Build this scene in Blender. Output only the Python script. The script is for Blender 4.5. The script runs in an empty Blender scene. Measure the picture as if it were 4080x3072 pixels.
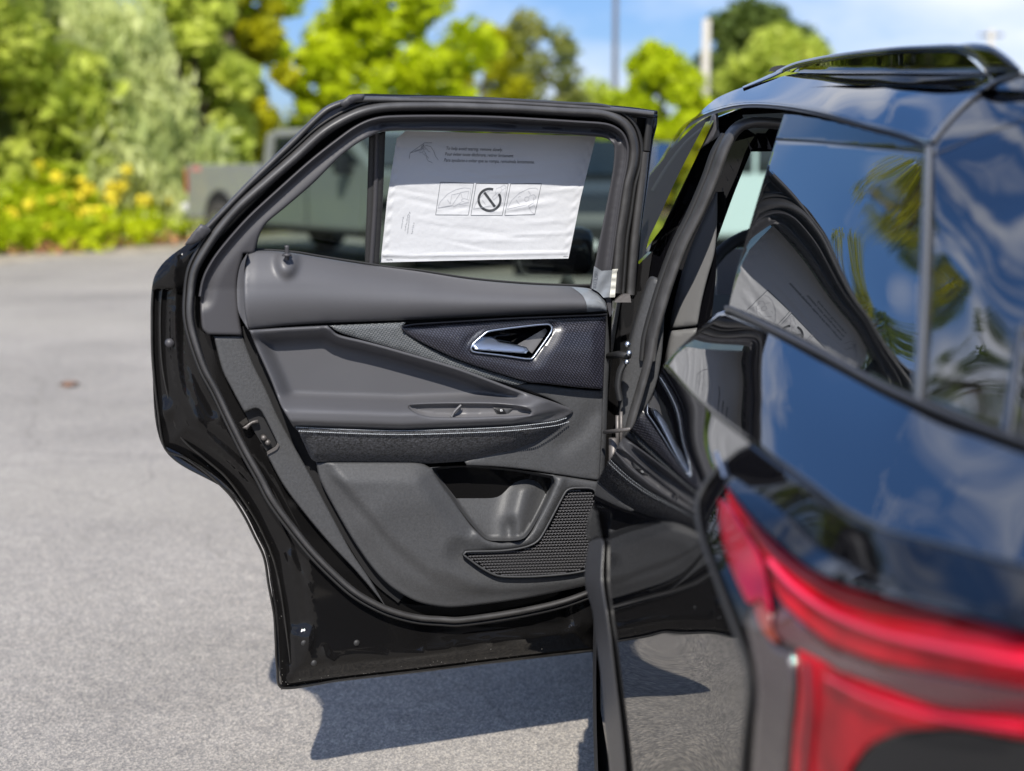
import bpy, math, random
import numpy as np
from mathutils import Vector, Matrix
from mathutils.geometry import delaunay_2d_cdt
R = math.radians
sc = bpy.context.scene
col = sc.collection
# ------------------------------------------------------------------ camera, sky, sun, exposure
CAM_H, PITCH, FPX, CX, CY = 1.485, R(9.23), 5666.0, 2040.0, 1536.0
cd = bpy.data.cameras.new('camera')
cam = bpy.data.objects.new('camera', cd)
col.objects.link(cam)
cam.location = (0, 0, CAM_H)
cam.rotation_euler = (R(90) - PITCH, 0, 0)
cd.sensor_width = 36.0
cd.lens = FPX * 36.0 / 4080.0
cd.clip_start = 0.02
cd.clip_end = 2000
cd.dof.use_dof = True
cd.dof.focus_distance = 3.12
cd.dof.aperture_fstop = 2.0
sc.camera = cam

SUN_EL, SUN_AZ = 42.0, -2.0       # sun behind the camera; azimuth offset towards +X
sv = Vector((math.sin(R(SUN_AZ)) * math.cos(R(SUN_EL)), -math.cos(R(SUN_AZ)) * math.cos(R(SUN_EL)), math.sin(R(SUN_EL))))
sl = bpy.data.lights.new('sun', 'SUN')
sun = bpy.data.objects.new('sun', sl)
col.objects.link(sun)
sun.rotation_euler = sv.to_track_quat('Z', 'Y').to_euler()
sl.energy = 4.6
sl.angle = R(0.5)
sl.color = (1.0, 0.95, 0.87)

w = bpy.data.worlds.new('World')
sc.world = w
w.use_nodes = True
nt = w.node_tree
nt.nodes.clear()
N = nt.nodes.new
out = N('ShaderNodeOutputWorld'); bg = N('ShaderNodeBackground'); sky = N('ShaderNodeTexSky')
sky.sky_type = 'NISHITA'
sky.sun_disc = False
sky.sun_elevation = R(SUN_EL)
sky.sun_rotation = R(180 - SUN_AZ)
sky.altitude = 100
sky.dust_density = 0.6
sky.ozone_density = 3.5
tc = N('ShaderNodeTexCoord'); mp = N('ShaderNodeMapping'); mp.inputs['Scale'].default_value = (1.6, 1.6, 4.2)
mp.inputs['Location'].default_value = (0.35, 1.15, 0.2)
nz = N('ShaderNodeTexNoise'); nz.inputs['Scale'].default_value = 1.55; nz.inputs['Detail'].default_value = 7.0
nz.inputs['Roughness'].default_value = 0.56
rp = N('ShaderNodeValToRGB')
rp.color_ramp.elements[0].position = 0.44
rp.color_ramp.elements[1].position = 0.66
mx = N('ShaderNodeMixRGB'); mx.inputs[2].default_value = (7.2, 7.4, 8.0, 1)
sc_ = N('ShaderNodeMath'); sc_.operation = 'MULTIPLY'; sc_.inputs[1].default_value = 0.9
L = nt.links.new
L(tc.outputs['Generated'], mp.inputs['Vector']); L(mp.outputs[0], nz.inputs['Vector']); L(nz.outputs['Fac'], rp.inputs['Fac'])
L(rp.outputs['Color'], sc_.inputs[0]); L(sc_.outputs[0], mx.inputs[0]); hs = N('ShaderNodeHueSaturation'); hs.inputs['Saturation'].default_value = 1.75; gm = N('ShaderNodeGamma'); gm.inputs[1].default_value = 0.42; L(sky.outputs['Color'], gm.inputs[0]); L(gm.outputs[0], hs.inputs['Color']); tn = N('ShaderNodeMixRGB'); tn.blend_type = 'MULTIPLY'; tn.inputs[0].default_value = 1; tn.inputs[2].default_value = (1.38, 1.80, 2.66, 1); L(hs.outputs[0], tn.inputs[1]); L(tn.outputs[0], mx.inputs[1])
L(mx.outputs[0], bg.inputs['Color']); L(bg.outputs[0], out.inputs['Surface'])
bg.inputs['Strength'].default_value = 0.108
sc.view_settings.view_transform = 'Standard'
sc.view_settings.look = 'None'
sc.view_settings.exposure = 0.50
sc.view_settings.gamma = 1.0
sc.view_settings.use_curve_mapping = False
sc.render.engine = 'CYCLES'
sc.cycles.use_denoising = True
try:
    sc.cycles.denoiser = 'OPENIMAGEDENOISE'
except Exception:
    pass
sc.cycles.max_bounces = 8
sc.cycles.transparent_max_bounces = 12
sc.cycles.caustics_reflective = False
sc.cycles.caustics_refractive = False

# ------------------------------------------------------------------ view geometry helpers
FW = np.array([0, math.cos(PITCH), -math.sin(PITCH)])
UP = np.array([0, math.sin(PITCH), math.cos(PITCH)])
RT = np.array([1.0, 0, 0])
ORG = np.array([0, 0, CAM_H])

def rays(U, V):
    U = np.atleast_1d(np.asarray(U, float)); V = np.atleast_1d(np.asarray(V, float))
    return FW[None] + RT[None] * ((U - CX) / FPX)[:, None] + UP[None] * ((CY - V) / FPX)[:, None]

def atY(u, v, Y):
    d = rays(u, v)[0]
    return ORG + d * (Y / d[1])

def atZ(u, v, z=0.0):
    d = rays(u, v)[0]
    return ORG + d * ((z - CAM_H) / d[2])

DH = np.array([0.213, 3.215, 0.0]); PHI = R(22)
DN = np.array([math.sin(PHI), -math.cos(PHI), 0.0])
DD = np.array([-math.cos(PHI), -math.sin(PHI), 0.0])

def lean(V):
    t = np.maximum(0, (1150 - np.asarray(V, float)) / 750)
    return 0.075 * t

def DOOR(U, V, P):
    d = rays(U, V)
    P = np.broadcast_to(np.asarray(P, float), d[:, 0].shape) + lean(V)
    num = ((DH - ORG) @ DN) + P
    t = num / (d @ DN)
    return ORG[None] + d * t[:, None]

class TPS:
    """a smooth panel through control points (u, v, forward distance)"""
    def __init__(s, pts):
        p = np.array(pts, float)
        s.c = p[:, :2] / 1000.0
        f = 1.0 / p[:, 2]
        n = len(p)
        K = s.k(np.linalg.norm(s.c[:, None] - s.c[None], axis=2)) + np.eye(n) * 2e-5
        Pm = np.c_[np.ones(n), s.c]
        A = np.zeros((n + 3, n + 3)); A[:n, :n] = K; A[:n, n:] = Pm; A[n:, :n] = Pm.T
        s.w = np.linalg.solve(A, np.r_[f, 0, 0, 0])
    @staticmethod
    def k(r):
        return np.where(r > 1e-9, r * r * np.log(np.maximum(r, 1e-9)), 0)
    def __call__(s, U, V, P):
        q = np.c_[U, V] / 1000.0
        r = np.linalg.norm(q[:, None] - s.c[None], axis=2)
        f = s.k(r) @ s.w[:-3] + np.c_[np.ones(len(q)), q] @ s.w[-3:]
        Y = 1.0 / np.maximum(f, 0.02) - P
        d = rays(U, V)
        return ORG[None] + d * (Y / d[:, 1])[:, None]

class SIDE:
    """first hit of the view ray with the body surface X = F(Y, z)"""
    def __init__(s, F, y0=1.0, y1=3.2):
        s.F = F; s.Y = np.linspace(y0, y1, 700)
    def __call__(s, U, V, P):
        d = rays(U, V)
        Ys = s.Y[None]
        X = d[:, :1] / d[:, 1:2] * Ys
        Z = CAM_H + d[:, 2:3] / d[:, 1:2] * Ys
        G = X - s.F(Ys, Z)
        hit = G > 0
        idx = np.where(hit.any(1), hit.argmax(1), G.argmax(1))
        idx = np.clip(idx, 1, len(s.Y) - 1)
        a = np.arange(len(d))
        g0, g1 = G[a, idx - 1], G[a, idx]
        t = np.where(hit.any(1), np.clip(-g0 / np.where(abs(g1 - g0) < 1e-9, 1, g1 - g0), 0, 1), 0)
        Y = s.Y[idx - 1] + (s.Y[idx] - s.Y[idx - 1]) * t
        s.miss = (~hit.any(1)).mean()
        return ORG[None] + d * ((Y - P) / d[:, 1])[:, None]

# ------------------------------------------------------------------ 2-D helpers
def catmull(pts, closed, per=9.0):
    p = np.array([q[:2] for q in pts], float)
    n = len(p)
    o = []
    rng = range(n) if closed else range(n - 1)
    for i in rng:
        p1, p2 = p[i], p[(i + 1) % n]
        p0 = p[i - 1] if (closed or i > 0) else 2 * p1 - p2
        p3 = p[(i + 2) % n] if (closed or i + 2 < n) else 2 * p2 - p1
        m = max(1, int(np.linalg.norm(p2 - p1) / per))
        l = np.linalg.norm(p2 - p1)
        # limit the tangents so that short legs beside long ones do not loop
        t1 = (p2 - p0) / 2; t2 = (p3 - p1) / 2
        for T in (t1, t2):
            a = np.linalg.norm(T)
            if a > l: T *= l / a
        for k in range(m):
            t = k / m
            h = 2 * t**3 - 3 * t**2 + 1, t**3 - 2 * t**2 + t, -2 * t**3 + 3 * t**2, t**3 - t**2
            o.append(h[0] * p1 + h[1] * t1 + h[2] * p2 + h[3] * t2)
    if not closed:
        o.append(p[-1])
    return o

def loop(pts, per=9.0):
    """closed outline; points with a third value are sharp corners"""
    c = [i for i, q in enumerate(pts) if len(q) > 2]
    if not c:
        return np.array(catmull(pts, True, per))
    o = []
    n = len(pts)
    for a, b in zip(c, c[1:] + [c[0] + n]):
        seg = [pts[i % n] for i in range(a, b + 1)]
        o += catmull(seg, False, per)[:-1]
    return np.array(o)

def seg_dist(Q, poly, closed=True):
    A = poly; B = np.roll(poly, -1, 0)
    if not closed:
        A, B = poly[:-1], poly[1:]
    out = np.full(len(Q), 1e18)
    for s in range(0, len(A), 64):
        a, b = A[s:s + 64], B[s:s + 64]
        ab = b - a
        L2 = np.maximum((ab**2).sum(1), 1e-9)
        t = np.clip(((Q[:, None] - a[None]) * ab[None]).sum(2) / L2[None], 0, 1)
        c = a[None] + ab[None] * t[..., None]
        out = np.minimum(out, ((Q[:, None] - c)**2).sum(2).min(1))
    return np.sqrt(out)

def inside(Q, poly):
    x, y = Q[:, 0], Q[:, 1]
    r = np.zeros(len(Q), bool)
    j = len(poly) - 1
    for i in range(len(poly)):
        xi, yi = poly[i]; xj, yj = poly[j]
        if yi != yj:
            r ^= ((yi > y) != (yj > y)) & (x < (xj - xi) * (y - yi) / (yj - yi) + xi)
        j = i
    return r

def sstep(a, b, x):
    t = np.clip((x - a) / (b - a), 0, 1)
    return t * t * (3 - 2 * t)

# ------------------------------------------------------------------ materials
MATS = {}
def mat(name, base=(0.5, 0.5, 0.5), rough=0.5, metal=0.0, coat=0.0, spec=0.5, bump=None, var=None, sheen=0.0, trans=0.0, emit=None, ior=1.5, crough=0.03):
    m = bpy.data.materials.new(name); m.use_nodes = True
    t = m.node_tree; b = t.nodes['Principled BSDF']
    b.inputs['Base Color'].default_value = (*base, 1)
    b.inputs['Roughness'].default_value = rough
    b.inputs['Metallic'].default_value = metal
    b.inputs['Coat Weight'].default_value = coat
    b.inputs['Coat Roughness'].default_value = crough
    b.inputs['Specular IOR Level'].default_value = spec
    b.inputs['IOR'].default_value = ior
    b.inputs['Sheen Weight'].default_value = sheen
    b.inputs['Transmission Weight'].default_value = trans
    if emit:
        b.inputs['Emission Color'].default_value = (*emit[0], 1); b.inputs['Emission Strength'].default_value = emit[1]
    co = t.nodes.new('ShaderNodeTexCoord')
    if var:   # (scale, amount, detail)
        n = t.nodes.new('ShaderNodeTexNoise'); n.inputs['Scale'].default_value = var[0]; n.inputs['Detail'].default_value = var[2]
        r = t.nodes.new('ShaderNodeMapRange'); r.inputs[1].default_value = 0.3; r.inputs[2].default_value = 0.7
        r.inputs[3].default_value = 1 - var[1]; r.inputs[4].default_value = 1 + var[1]
        x = t.nodes.new('ShaderNodeMixRGB'); x.blend_type = 'MULTIPLY'; x.inputs[0].default_value = 1; x.inputs[1].default_value = (*base, 1)
        t.links.new(co.outputs['Object'], n.inputs['Vector']); t.links.new(n.outputs['Fac'], r.inputs[0]); t.links.new(r.outputs[0], x.inputs[2])
        t.links.new(x.outputs[0], b.inputs['Base Color'])
    if bump:  # (scale, strength, distance)
        n = t.nodes.new('ShaderNodeTexNoise'); n.inputs['Scale'].default_value = bump[0]; n.inputs['Detail'].default_value = 3
        u = t.nodes.new('ShaderNodeBump'); u.inputs['Strength'].default_value = bump[1]; u.inputs['Distance'].default_value = bump[2]
        t.links.new(co.outputs['Object'], n.inputs['Vector']); t.links.new(n.outputs['Fac'], u.inputs['Height']); t.links.new(u.outputs[0], b.inputs['Normal'])
    MATS[name] = m
    return m

def glass(name, tint, refl=1.0):
    m = bpy.data.materials.new(name); m.use_nodes = True
    t = m.node_tree; t.nodes.clear()
    o = t.nodes.new('ShaderNodeOutputMaterial'); tr = t.nodes.new('ShaderNodeBsdfTransparent'); gl = t.nodes.new('ShaderNodeBsdfGlossy')
    mi = t.nodes.new('ShaderNodeMixShader'); fr = t.nodes.new('ShaderNodeFresnel'); fr.inputs[0].default_value = 1.5
    mu = t.nodes.new('ShaderNodeMath'); mu.operation = 'MULTIPLY'; mu.inputs[1].default_value = refl
    tr.inputs[0].default_value = (*tint, 1); gl.inputs[1].default_value = 0.0 if 'Roughness' not in gl.inputs else 0.01
    t.links.new(fr.outputs[0], mu.inputs[0]); t.links.new(mu.outputs[0], mi.inputs[0]); t.links.new(tr.outputs[0], mi.inputs[1]); t.links.new(gl.outputs[0], mi.inputs[2]); t.links.new(mi.outputs[0], o.inputs[0])
    return m

M_PAINT = mat('black_car_paint', (0.0035, 0.0036, 0.0045), 0.35, coat=1.0, crough=0.012, spec=0.0); M_PAINT.node_tree.nodes['Principled BSDF'].inputs['Coat IOR'].default_value = 2.75
M_PAINTIN = mat('black_door_paint', (0.006, 0.0058, 0.006), 0.3, coat=0.7, crough=0.05, spec=0.0, bump=(300, 0.05, 0.0005)); M_PAINTIN.node_tree.nodes['Principled BSDF'].inputs['Coat IOR'].default_value = 1.5
M_GLOSS = mat('gloss_black_trim', (0.003, 0.003, 0.004), 0.2, coat=1.0, crough=0.01, spec=0.0)
M_PRIV = mat('privacy_glass', (0.004, 0.005, 0.006), 0.02, coat=1.0, crough=0.005, spec=0.0); M_PRIV.node_tree.nodes['Principled BSDF'].inputs['Coat IOR'].default_value = 3.4
M_RUB = mat('black_rubber', (0.022, 0.022, 0.023), 0.6, bump=(500, 0.15, 0.001))
M_SEAL = mat('door_seal_rubber', (0.058, 0.057, 0.058), 0.42, bump=(350, 0.1, 0.001), var=(25, 0.25, 4))
M_FRAME = mat('window_frame_plastic', (0.046, 0.045, 0.050), 0.5, bump=(900, 0.25, 0.0006))
M_SOFT = mat('soft_grey_vinyl', (0.080, 0.080, 0.087), 0.46, bump=(650, 0.22, 0.0009), var=(5, 0.05, 3))
M_HARD = mat('grained_grey_plastic', (0.054, 0.055, 0.058), 0.50, bump=(420, 0.5, 0.0012), var=(210, 0.15, 2))
M_HARDL = mat('pale_grey_plastic', (0.11, 0.108, 0.113), 0.45, bump=(520, 0.3, 0.001))
M_CLOTH = mat('dark_textile', (0.036, 0.037, 0.042), 0.75, bump=(260, 0.9, 0.004), var=(230, 1.0, 1), sheen=0.1)
M_DARK = mat('matte_black_plastic', (0.010, 0.010, 0.011), 0.6)
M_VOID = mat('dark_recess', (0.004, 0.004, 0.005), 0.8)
M_CHROME = mat('satin_chrome', (0.66, 0.72, 0.82), 0.33, metal=1.0)
M_THREAD = mat('white_thread', (0.62, 0.66, 0.70), 0.4)
M_GREYIN = mat('cabin_grey_plastic', (0.12, 0.12, 0.122), 0.6, bump=(400, 0.3, 0.001))
M_STEEL = mat('hinge_steel', (0.13, 0.12, 0.115), 0.5, metal=0.5, bump=(90, 0.4, 0.002))
M_PAPER = mat('white_film', (0.60, 0.61, 0.635), 0.55, bump=(60, 0.35, 0.003))
M_INK = mat('grey_ink', (0.10, 0.11, 0.13), 0.7)
M_INK2 = mat('pale_ink', (0.36, 0.37, 0.40), 0.7)
M_INK3 = mat('dark_ink', (0.045, 0.048, 0.055), 0.7)
M_TAPE = mat('clear_tape', (0.20, 0.215, 0.235), 0.22, coat=0.5, bump=(45, 0.5, 0.004))
M_TAPEW = mat('white_tape', (0.62, 0.61, 0.55), 0.4, bump=(40, 0.6, 0.004))
M_GLASS = glass('green_window_glass', (0.44, 0.53, 0.48), 1.0)
M_CGLASS = glass('clear_windshield_glass', (0.80, 0.90, 0.86), 1.0)
M_TYRE = mat('tyre_rubber', (0.045, 0.042, 0.038), 0.75, bump=(60, 0.5, 0.004))
M_RIM = mat('alloy_rim', (0.35, 0.35, 0.36), 0.35, metal=0.8)
M_RED = mat('red_lens', (0.52, 0.0, 0.012), 0.25, spec=0.25, coat=0.10, crough=0.05, var=(11, 0.38, 2))
M_RED2 = mat('deep_red_lens', (0.24, 0.0, 0.012), 0.15, coat=0.3, var=(12, 0.5, 2))
M_SMOKE = mat('smoked_lens', (0.055, 0.042, 0.042), 0.15, coat=0.8, crough=0.03)
M_SMOKER = mat('smoked_red_lens', (0.085, 0.016, 0.022), 0.12, coat=1.0)
M_WHITE = mat('white_plastic', (0.7, 0.7, 0.7), 0.4)
M_SATIN = mat('satin_grey_trim', (0.10, 0.105, 0.115), 0.35, coat=0.3)
M_CLAD = mat('wheel_arch_plastic', (0.040, 0.040, 0.043), 0.38, bump=(300, 0.2, 0.001))

# woven metal-look panel: staggered small dashes in the panel's own plane
def weave(name, a, b, sx, sy, ang, rough):
    m = mat(name, a, rough, coat=0.35, crough=0.15)
    t = m.node_tree; p = t.nodes['Principled BSDF']
    uv = t.nodes.new('ShaderNodeUVMap'); mpn = t.nodes.new('ShaderNodeMapping'); mpn.inputs['Rotation'].default_value = (0, 0, R(ang))
    mpn.inputs['Scale'].default_value = (sx, sy, 1)
    br = t.nodes.new('ShaderNodeTexBrick'); br.inputs['Scale'].default_value = 1.0
    br.inputs['Color1'].default_value = (*b, 1); br.inputs['Color2'].default_value = (*[x * 0.75 for x in b], 1); br.inputs['Mortar'].default_value = (*a, 1)
    br.inputs['Mortar Size'].default_value = 0.16; br.inputs['Mortar Smooth'].default_value = 0.3
    br.inputs['Brick Width'].default_value = 1.0; br.inputs['Row Height'].default_value = 0.5
    bu = t.nodes.new('ShaderNodeBump'); bu.inputs['Strength'].default_value = 0.6; bu.inputs['Distance'].default_value = 0.0012; bu.invert = True
    t.links.new(uv.outputs[0], mpn.inputs[0]); t.links.new(mpn.outputs[0], br.inputs['Vector'])
    t.links.new(br.outputs['Color'], p.inputs['Base Color']); t.links.new(br.outputs['Fac'], bu.inputs['Height']); t.links.new(bu.outputs[0], p.inputs['Normal'])
    return m
M_CARB = weave('dark_woven_trim', (0.003, 0.003, 0.007), (0.058, 0.058, 0.078), 50, 80, -62, 0.4)
M_STRIP = weave('grey_woven_strip', (0.030, 0.036, 0.042), (0.24, 0.245, 0.245), 60, 100, 20, 0.5)

# ------------------------------------------------------------------ object helpers
def wloc(o):
    v = Vector((0, 0, 0))
    while o is not None:
        v += o.location; o = o.parent
    return v

def tag(o, label=None, cat=None, group=None, kind=None):
    if label: o['label'] = label
    if cat: o['category'] = cat
    if group: o['group'] = group
    if kind: o['kind'] = kind
    return o

def empty(name, loc, label, cat, group=None, rz=0):
    o = bpy.data.objects.new(name, None); col.objects.link(o)
    o.location = loc; o.rotation_euler = (0, 0, rz); o.empty_display_size = 0.2
    return tag(o, label, cat, group)

def mesh(name, verts, faces, m, parent=None, smooth=True, uvs=None, local=False):
    me = bpy.data.meshes.new(name)
    V = np.asarray(verts, float)
    if parent is not None and not local:
        V = V - np.array(wloc(parent))
    me.from_pydata([tuple(v) for v in V], [], [tuple(int(i) for i in f) for f in faces])
    if smooth:
        me.polygons.foreach_set('use_smooth', [True] * len(me.polygons))
    if uvs is not None:
        l = me.uv_layers.new(name='UVMap')
        idx = np.empty(len(me.loops), int); me.loops.foreach_get('vertex_index', idx)
        l.data.foreach_set('uv', np.asarray(uvs, float)[idx].ravel())
    me.materials.append(m)
    me.update()
    o = bpy.data.objects.new(name, me); col.objects.link(o)
    if parent is not None:
        o.parent = parent
    return o

def panel(name, m, outline, parent, surf=DOOR, p=0.0, step=14, rings=(2.5, 7), thick=0.01, holes=(), bev=None, raw=False, per=9.0, local=False):
    """a sheet cut to an outline, with relief p(U, V, D), a rounded border and side walls of the given thickness"""
    O = np.array([q[:2] for q in outline], float) if raw else loop(outline, per)
    A = 0.5 * np.sum(O[:, 0] * np.roll(O[:, 1], -1) - np.roll(O[:, 0], -1) * O[:, 1])
    if A < 0: O = O[::-1]
    H = []
    for h in holes:
        h = np.array(h) if raw else loop(h, per)
        a = 0.5 * np.sum(h[:, 0] * np.roll(h[:, 1], -1) - np.roll(h[:, 0], -1) * h[:, 1])
        H.append(h[::-1] if a > 0 else h)
    loops = [O] + H
    def sdf(Q):
        return np.min([seg_dist(Q, l) for l in loops], axis=0)
    def ins(Q):
        r = inside(Q, O)
        for h in H: r &= ~inside(Q, h)
        return r
    lo, hi = O.min(0), O.max(0)
    gx, gy = np.meshgrid(np.arange(lo[0] + step * .5, hi[0], step), np.arange(lo[1] + step * .5, hi[1], step))
    gx = gx + (np.arange(gx.shape[0])[:, None] % 2) * step * .5
    G = np.c_[gx.ravel(), gy.ravel()]
    dmin = max(list(rings) + [0]) + step * 0.45
    if len(G):
        G = G[ins(G)]
    if len(G):
        G = G[sdf(G) > dmin]
    extra = []
    for r in rings:
        for l in loops:
            t = np.roll(l, -1, 0) - np.roll(l, 1, 0)
            n = np.c_[-t[:, 1], t[:, 0]]; n /= np.maximum(np.linalg.norm(n, axis=1), 1e-9)[:, None]
            q = l + n * r
            k = ins(q) & (sdf(q) > r * 0.93)
            extra.append(q[k])
    pts = np.concatenate([O] + H + extra + ([G] if len(G) else []))
    edges = []
    s = 0
    for l in loops:
        n = len(l); edges += [(s + i, s + (i + 1) % n) for i in range(n)]; s += n
    vo, eo, fo, ov, oe, of_ = delaunay_2d_cdt([Vector(q) for q in pts], edges, [], 0, 1e-4)
    P2 = np.array([(q[0], q[1]) for q in vo])
    F = np.array([f for f in fo if len(f) == 3])
    cen = P2[F].mean(1)
    F = F[ins(cen)]
    D = sdf(P2)
    onb = D < 1e-2
    D[onb] = 0
    def pv(Q, Dq):
        z = p(Q[:, 0], Q[:, 1], Dq) if callable(p) else np.full(len(Q), float(p))
        if bev:
            z = z - bev[1] * (1 - np.sqrt(np.clip(1 - (1 - np.clip(Dq / bev[0], 0, 1))**2, 0, 1)))
        return z
    Z = pv(P2, D)
    W = surf(P2[:, 0], P2[:, 1], Z)
    # orientation: towards the camera
    a, b, c = W[F[:, 0]], W[F[:, 1]], W[F[:, 2]]
    nn = np.cross(b - a, c - a)
    flip = (nn * (ORG[None] - a)).sum(1) < 0
    F[flip] = F[flip][:, ::-1]
    verts = [W]; faces = F.tolist(); uv = [P2 / 1000]
    base = len(W)
    if thick:
        for l in loops:
            zt = pv(l, np.zeros(len(l)))
            top = surf(l[:, 0], l[:, 1], zt); bot = surf(l[:, 0], l[:, 1], zt - thick)
            n = len(l)
            verts += [top, bot]; uv += [l / 1000, l / 1000]
            for i in range(n):
                j = (i + 1) % n
                faces.append([base + i, base + j, base + n + j, base + n + i])
            base += 2 * n
    o = mesh(name, np.concatenate(verts), faces, m, parent, True, np.concatenate(uv), local)
    if isinstance(surf, TPS):
        # exact surface normals, so that reflections in the paint and glass stay smooth
        e = 1.2
        def at(du, dv):
            q = P2 + [du, dv]
            return surf(q[:, 0], q[:, 1], pv(q, np.where(onb, 0, sdf(q))) if bev else pv(q, D))
        nn = np.cross(at(e, 0) - at(-e, 0), at(0, e) - at(0, -e))
        nn /= np.maximum(np.linalg.norm(nn, axis=1), 1e-12)[:, None]
        nn[(nn * (ORG[None] - W)).sum(1) < 0] *= -1
        full = np.zeros((len(o.data.vertices), 3)); full[:len(W)] = nn
        o.data.normals_split_custom_set_from_vertices(full.tolist())
    return o

def ribbon(name, m, path, prof, parent, surf=DOOR, closed=False, p0=0.0, per=10.0, smooth=True, raw=False, local=False):
    """sweep a profile [(offset px, p)] along a path drawn on the surface"""
    P = np.array([q[:2] for q in path], float) if raw else np.array(catmull(path, closed, per))
    n = len(P)
    if closed:
        t = np.roll(P, -1, 0) - np.roll(P, 1, 0)
    else:
        t = np.gradient(P, axis=0)
    nrm = np.c_[-t[:, 1], t[:, 0]]; nrm /= np.maximum(np.linalg.norm(nrm, axis=1), 1e-9)[:, None]
    vs = []; uv = []
    for off, p in prof:
        off = np.asarray(off(np.linspace(0, 1, n)) if callable(off) else np.full(n, float(off)))
        q = P + nrm * off[:, None]
        b = p0(q[:, 0], q[:, 1], None) if callable(p0) else p0
        vs.append(surf(q[:, 0], q[:, 1], p + b)); uv.append(q / 1000)
    k = len(prof)
    f = []
    for j in range(k - 1):
        for i in range(n if closed else n - 1):
            a, b = i, (i + 1) % n
            f.append([j * n + a, j * n + b, (j + 1) * n + b, (j + 1) * n + a])
    return mesh(name, np.concatenate(vs), f, m, parent, smooth, np.concatenate(uv), local)

def tube_prof(wd, h, base=0.0, n=7):
    return [(-wd / 2 * math.cos(math.pi * i / (n - 1)), base + h * math.sin(math.pi * i / (n - 1))) for i in range(n)]

class MB:
    def __init__(s): s.v = []; s.f = []
    def box(s, c, d, rot=None):
        c = np.array(c, float); b = len(s.v)
        for x in (-.5, .5):
            for y in (-.5, .5):
                for z in (-.5, .5):
                    q = Vector((x * d[0], y * d[1], z * d[2]))
                    if rot is not None: q = rot @ q
                    s.v.append(tuple(c + np.array(q)))
        for f in ((0, 1, 3, 2), (4, 6, 7, 5), (0, 4, 5, 1), (2, 3, 7, 6), (0, 2, 6, 4), (1, 5, 7, 3)):
            s.f.append([b + i for i in f])
        return s
    def tube(s, pts, rad, n=8, cap=True):
        pts = [Vector(p) for p in pts]
        rad = rad if hasattr(rad, '__len__') else [rad] * len(pts)
        b = len(s.v)
        for i, p in enumerate(pts):
            t = (pts[min(i + 1, len(pts) - 1)] - pts[max(i - 1, 0)]).normalized()
            u = t.cross(Vector((0, 0, 1)))
            if u.length < 0.05: u = t.cross(Vector((0, 1, 0)))
            u.normalize(); v = t.cross(u)
            for k in range(n):
                a = 2 * math.pi * k / n
                s.v.append(tuple(p + (u * math.cos(a) + v * math.sin(a)) * rad[i]))
        for i in range(len(pts) - 1):
            for k in range(n):
                s.f.append([b + i * n + k, b + i * n + (k + 1) % n, b + (i + 1) * n + (k + 1) % n, b + (i + 1) * n + k])
        if cap:
            s.f.append([b + k for k in range(n)][::-1]); s.f.append([b + (len(pts) - 1) * n + k for k in range(n)])
        return s
    def prism(s, poly, axis, a0, a1):
        """extrude a closed 2-D outline between a0 and a1 along an axis (0 x, 1 y, 2 z)"""
        b = len(s.v); n = len(poly)
        for a in (a0, a1):
            for q in poly:
                c = [0, 0, 0]; o = [i for i in range(3) if i != axis]
                c[axis] = a; c[o[0]] = q[0]; c[o[1]] = q[1]
                s.v.append(tuple(c))
        s.f.append([b + i for i in range(n)][::-1]); s.f.append([b + n + i for i in range(n)])
        for i in range(n):
            s.f.append([b + i, b + (i + 1) % n, b + n + (i + 1) % n, b + n + i])
        return s
    def build(s, name, m, parent=None, smooth=False, local=True, bevel=0):
        o = mesh(name, s.v, s.f, m, parent, smooth, None, local)
        if bevel:
            md = o.modifiers.new('bevel', 'BEVEL'); md.width = bevel; md.segments = 2; md.limit_method = 'ANGLE'
        return o

def grid_surface(name, rows, m, parent, nu=24, nv=24, local=True):
    """smooth sheet through a grid of 3-D control points"""
    G = np.array(rows, float)
    def interp(A, n):
        k = len(A); out = []
        for i in range(k - 1):
            p0 = A[i - 1] if i else 2 * A[0] - A[1]; p1, p2 = A[i], A[i + 1]
            p3 = A[i + 2] if i + 2 < k else 2 * A[-1] - A[-2]
            for j in range(n):
                t = j / n
                out.append(.5 * ((2 * p1) + (-p0 + p2) * t + (2 * p0 - 5 * p1 + 4 * p2 - p3) * t**2 + (-p0 + 3 * p1 - 3 * p2 + p3) * t**3))
        out.append(A[-1])
        return np.array(out)
    a = max(1, nv // (G.shape[0] - 1)); b = max(1, nu // (G.shape[1] - 1))
    G = interp(G, a); G = interp(G.transpose(1, 0, 2), b).transpose(1, 0, 2)
    h, w_ = G.shape[:2]
    f = [[i * w_ + j, i * w_ + j + 1, (i + 1) * w_ + j + 1, (i + 1) * w_ + j] for i in range(h - 1) for j in range(w_ - 1)]
    return mesh(name, G.reshape(-1, 3), f, m, parent, True, None, local)

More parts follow.
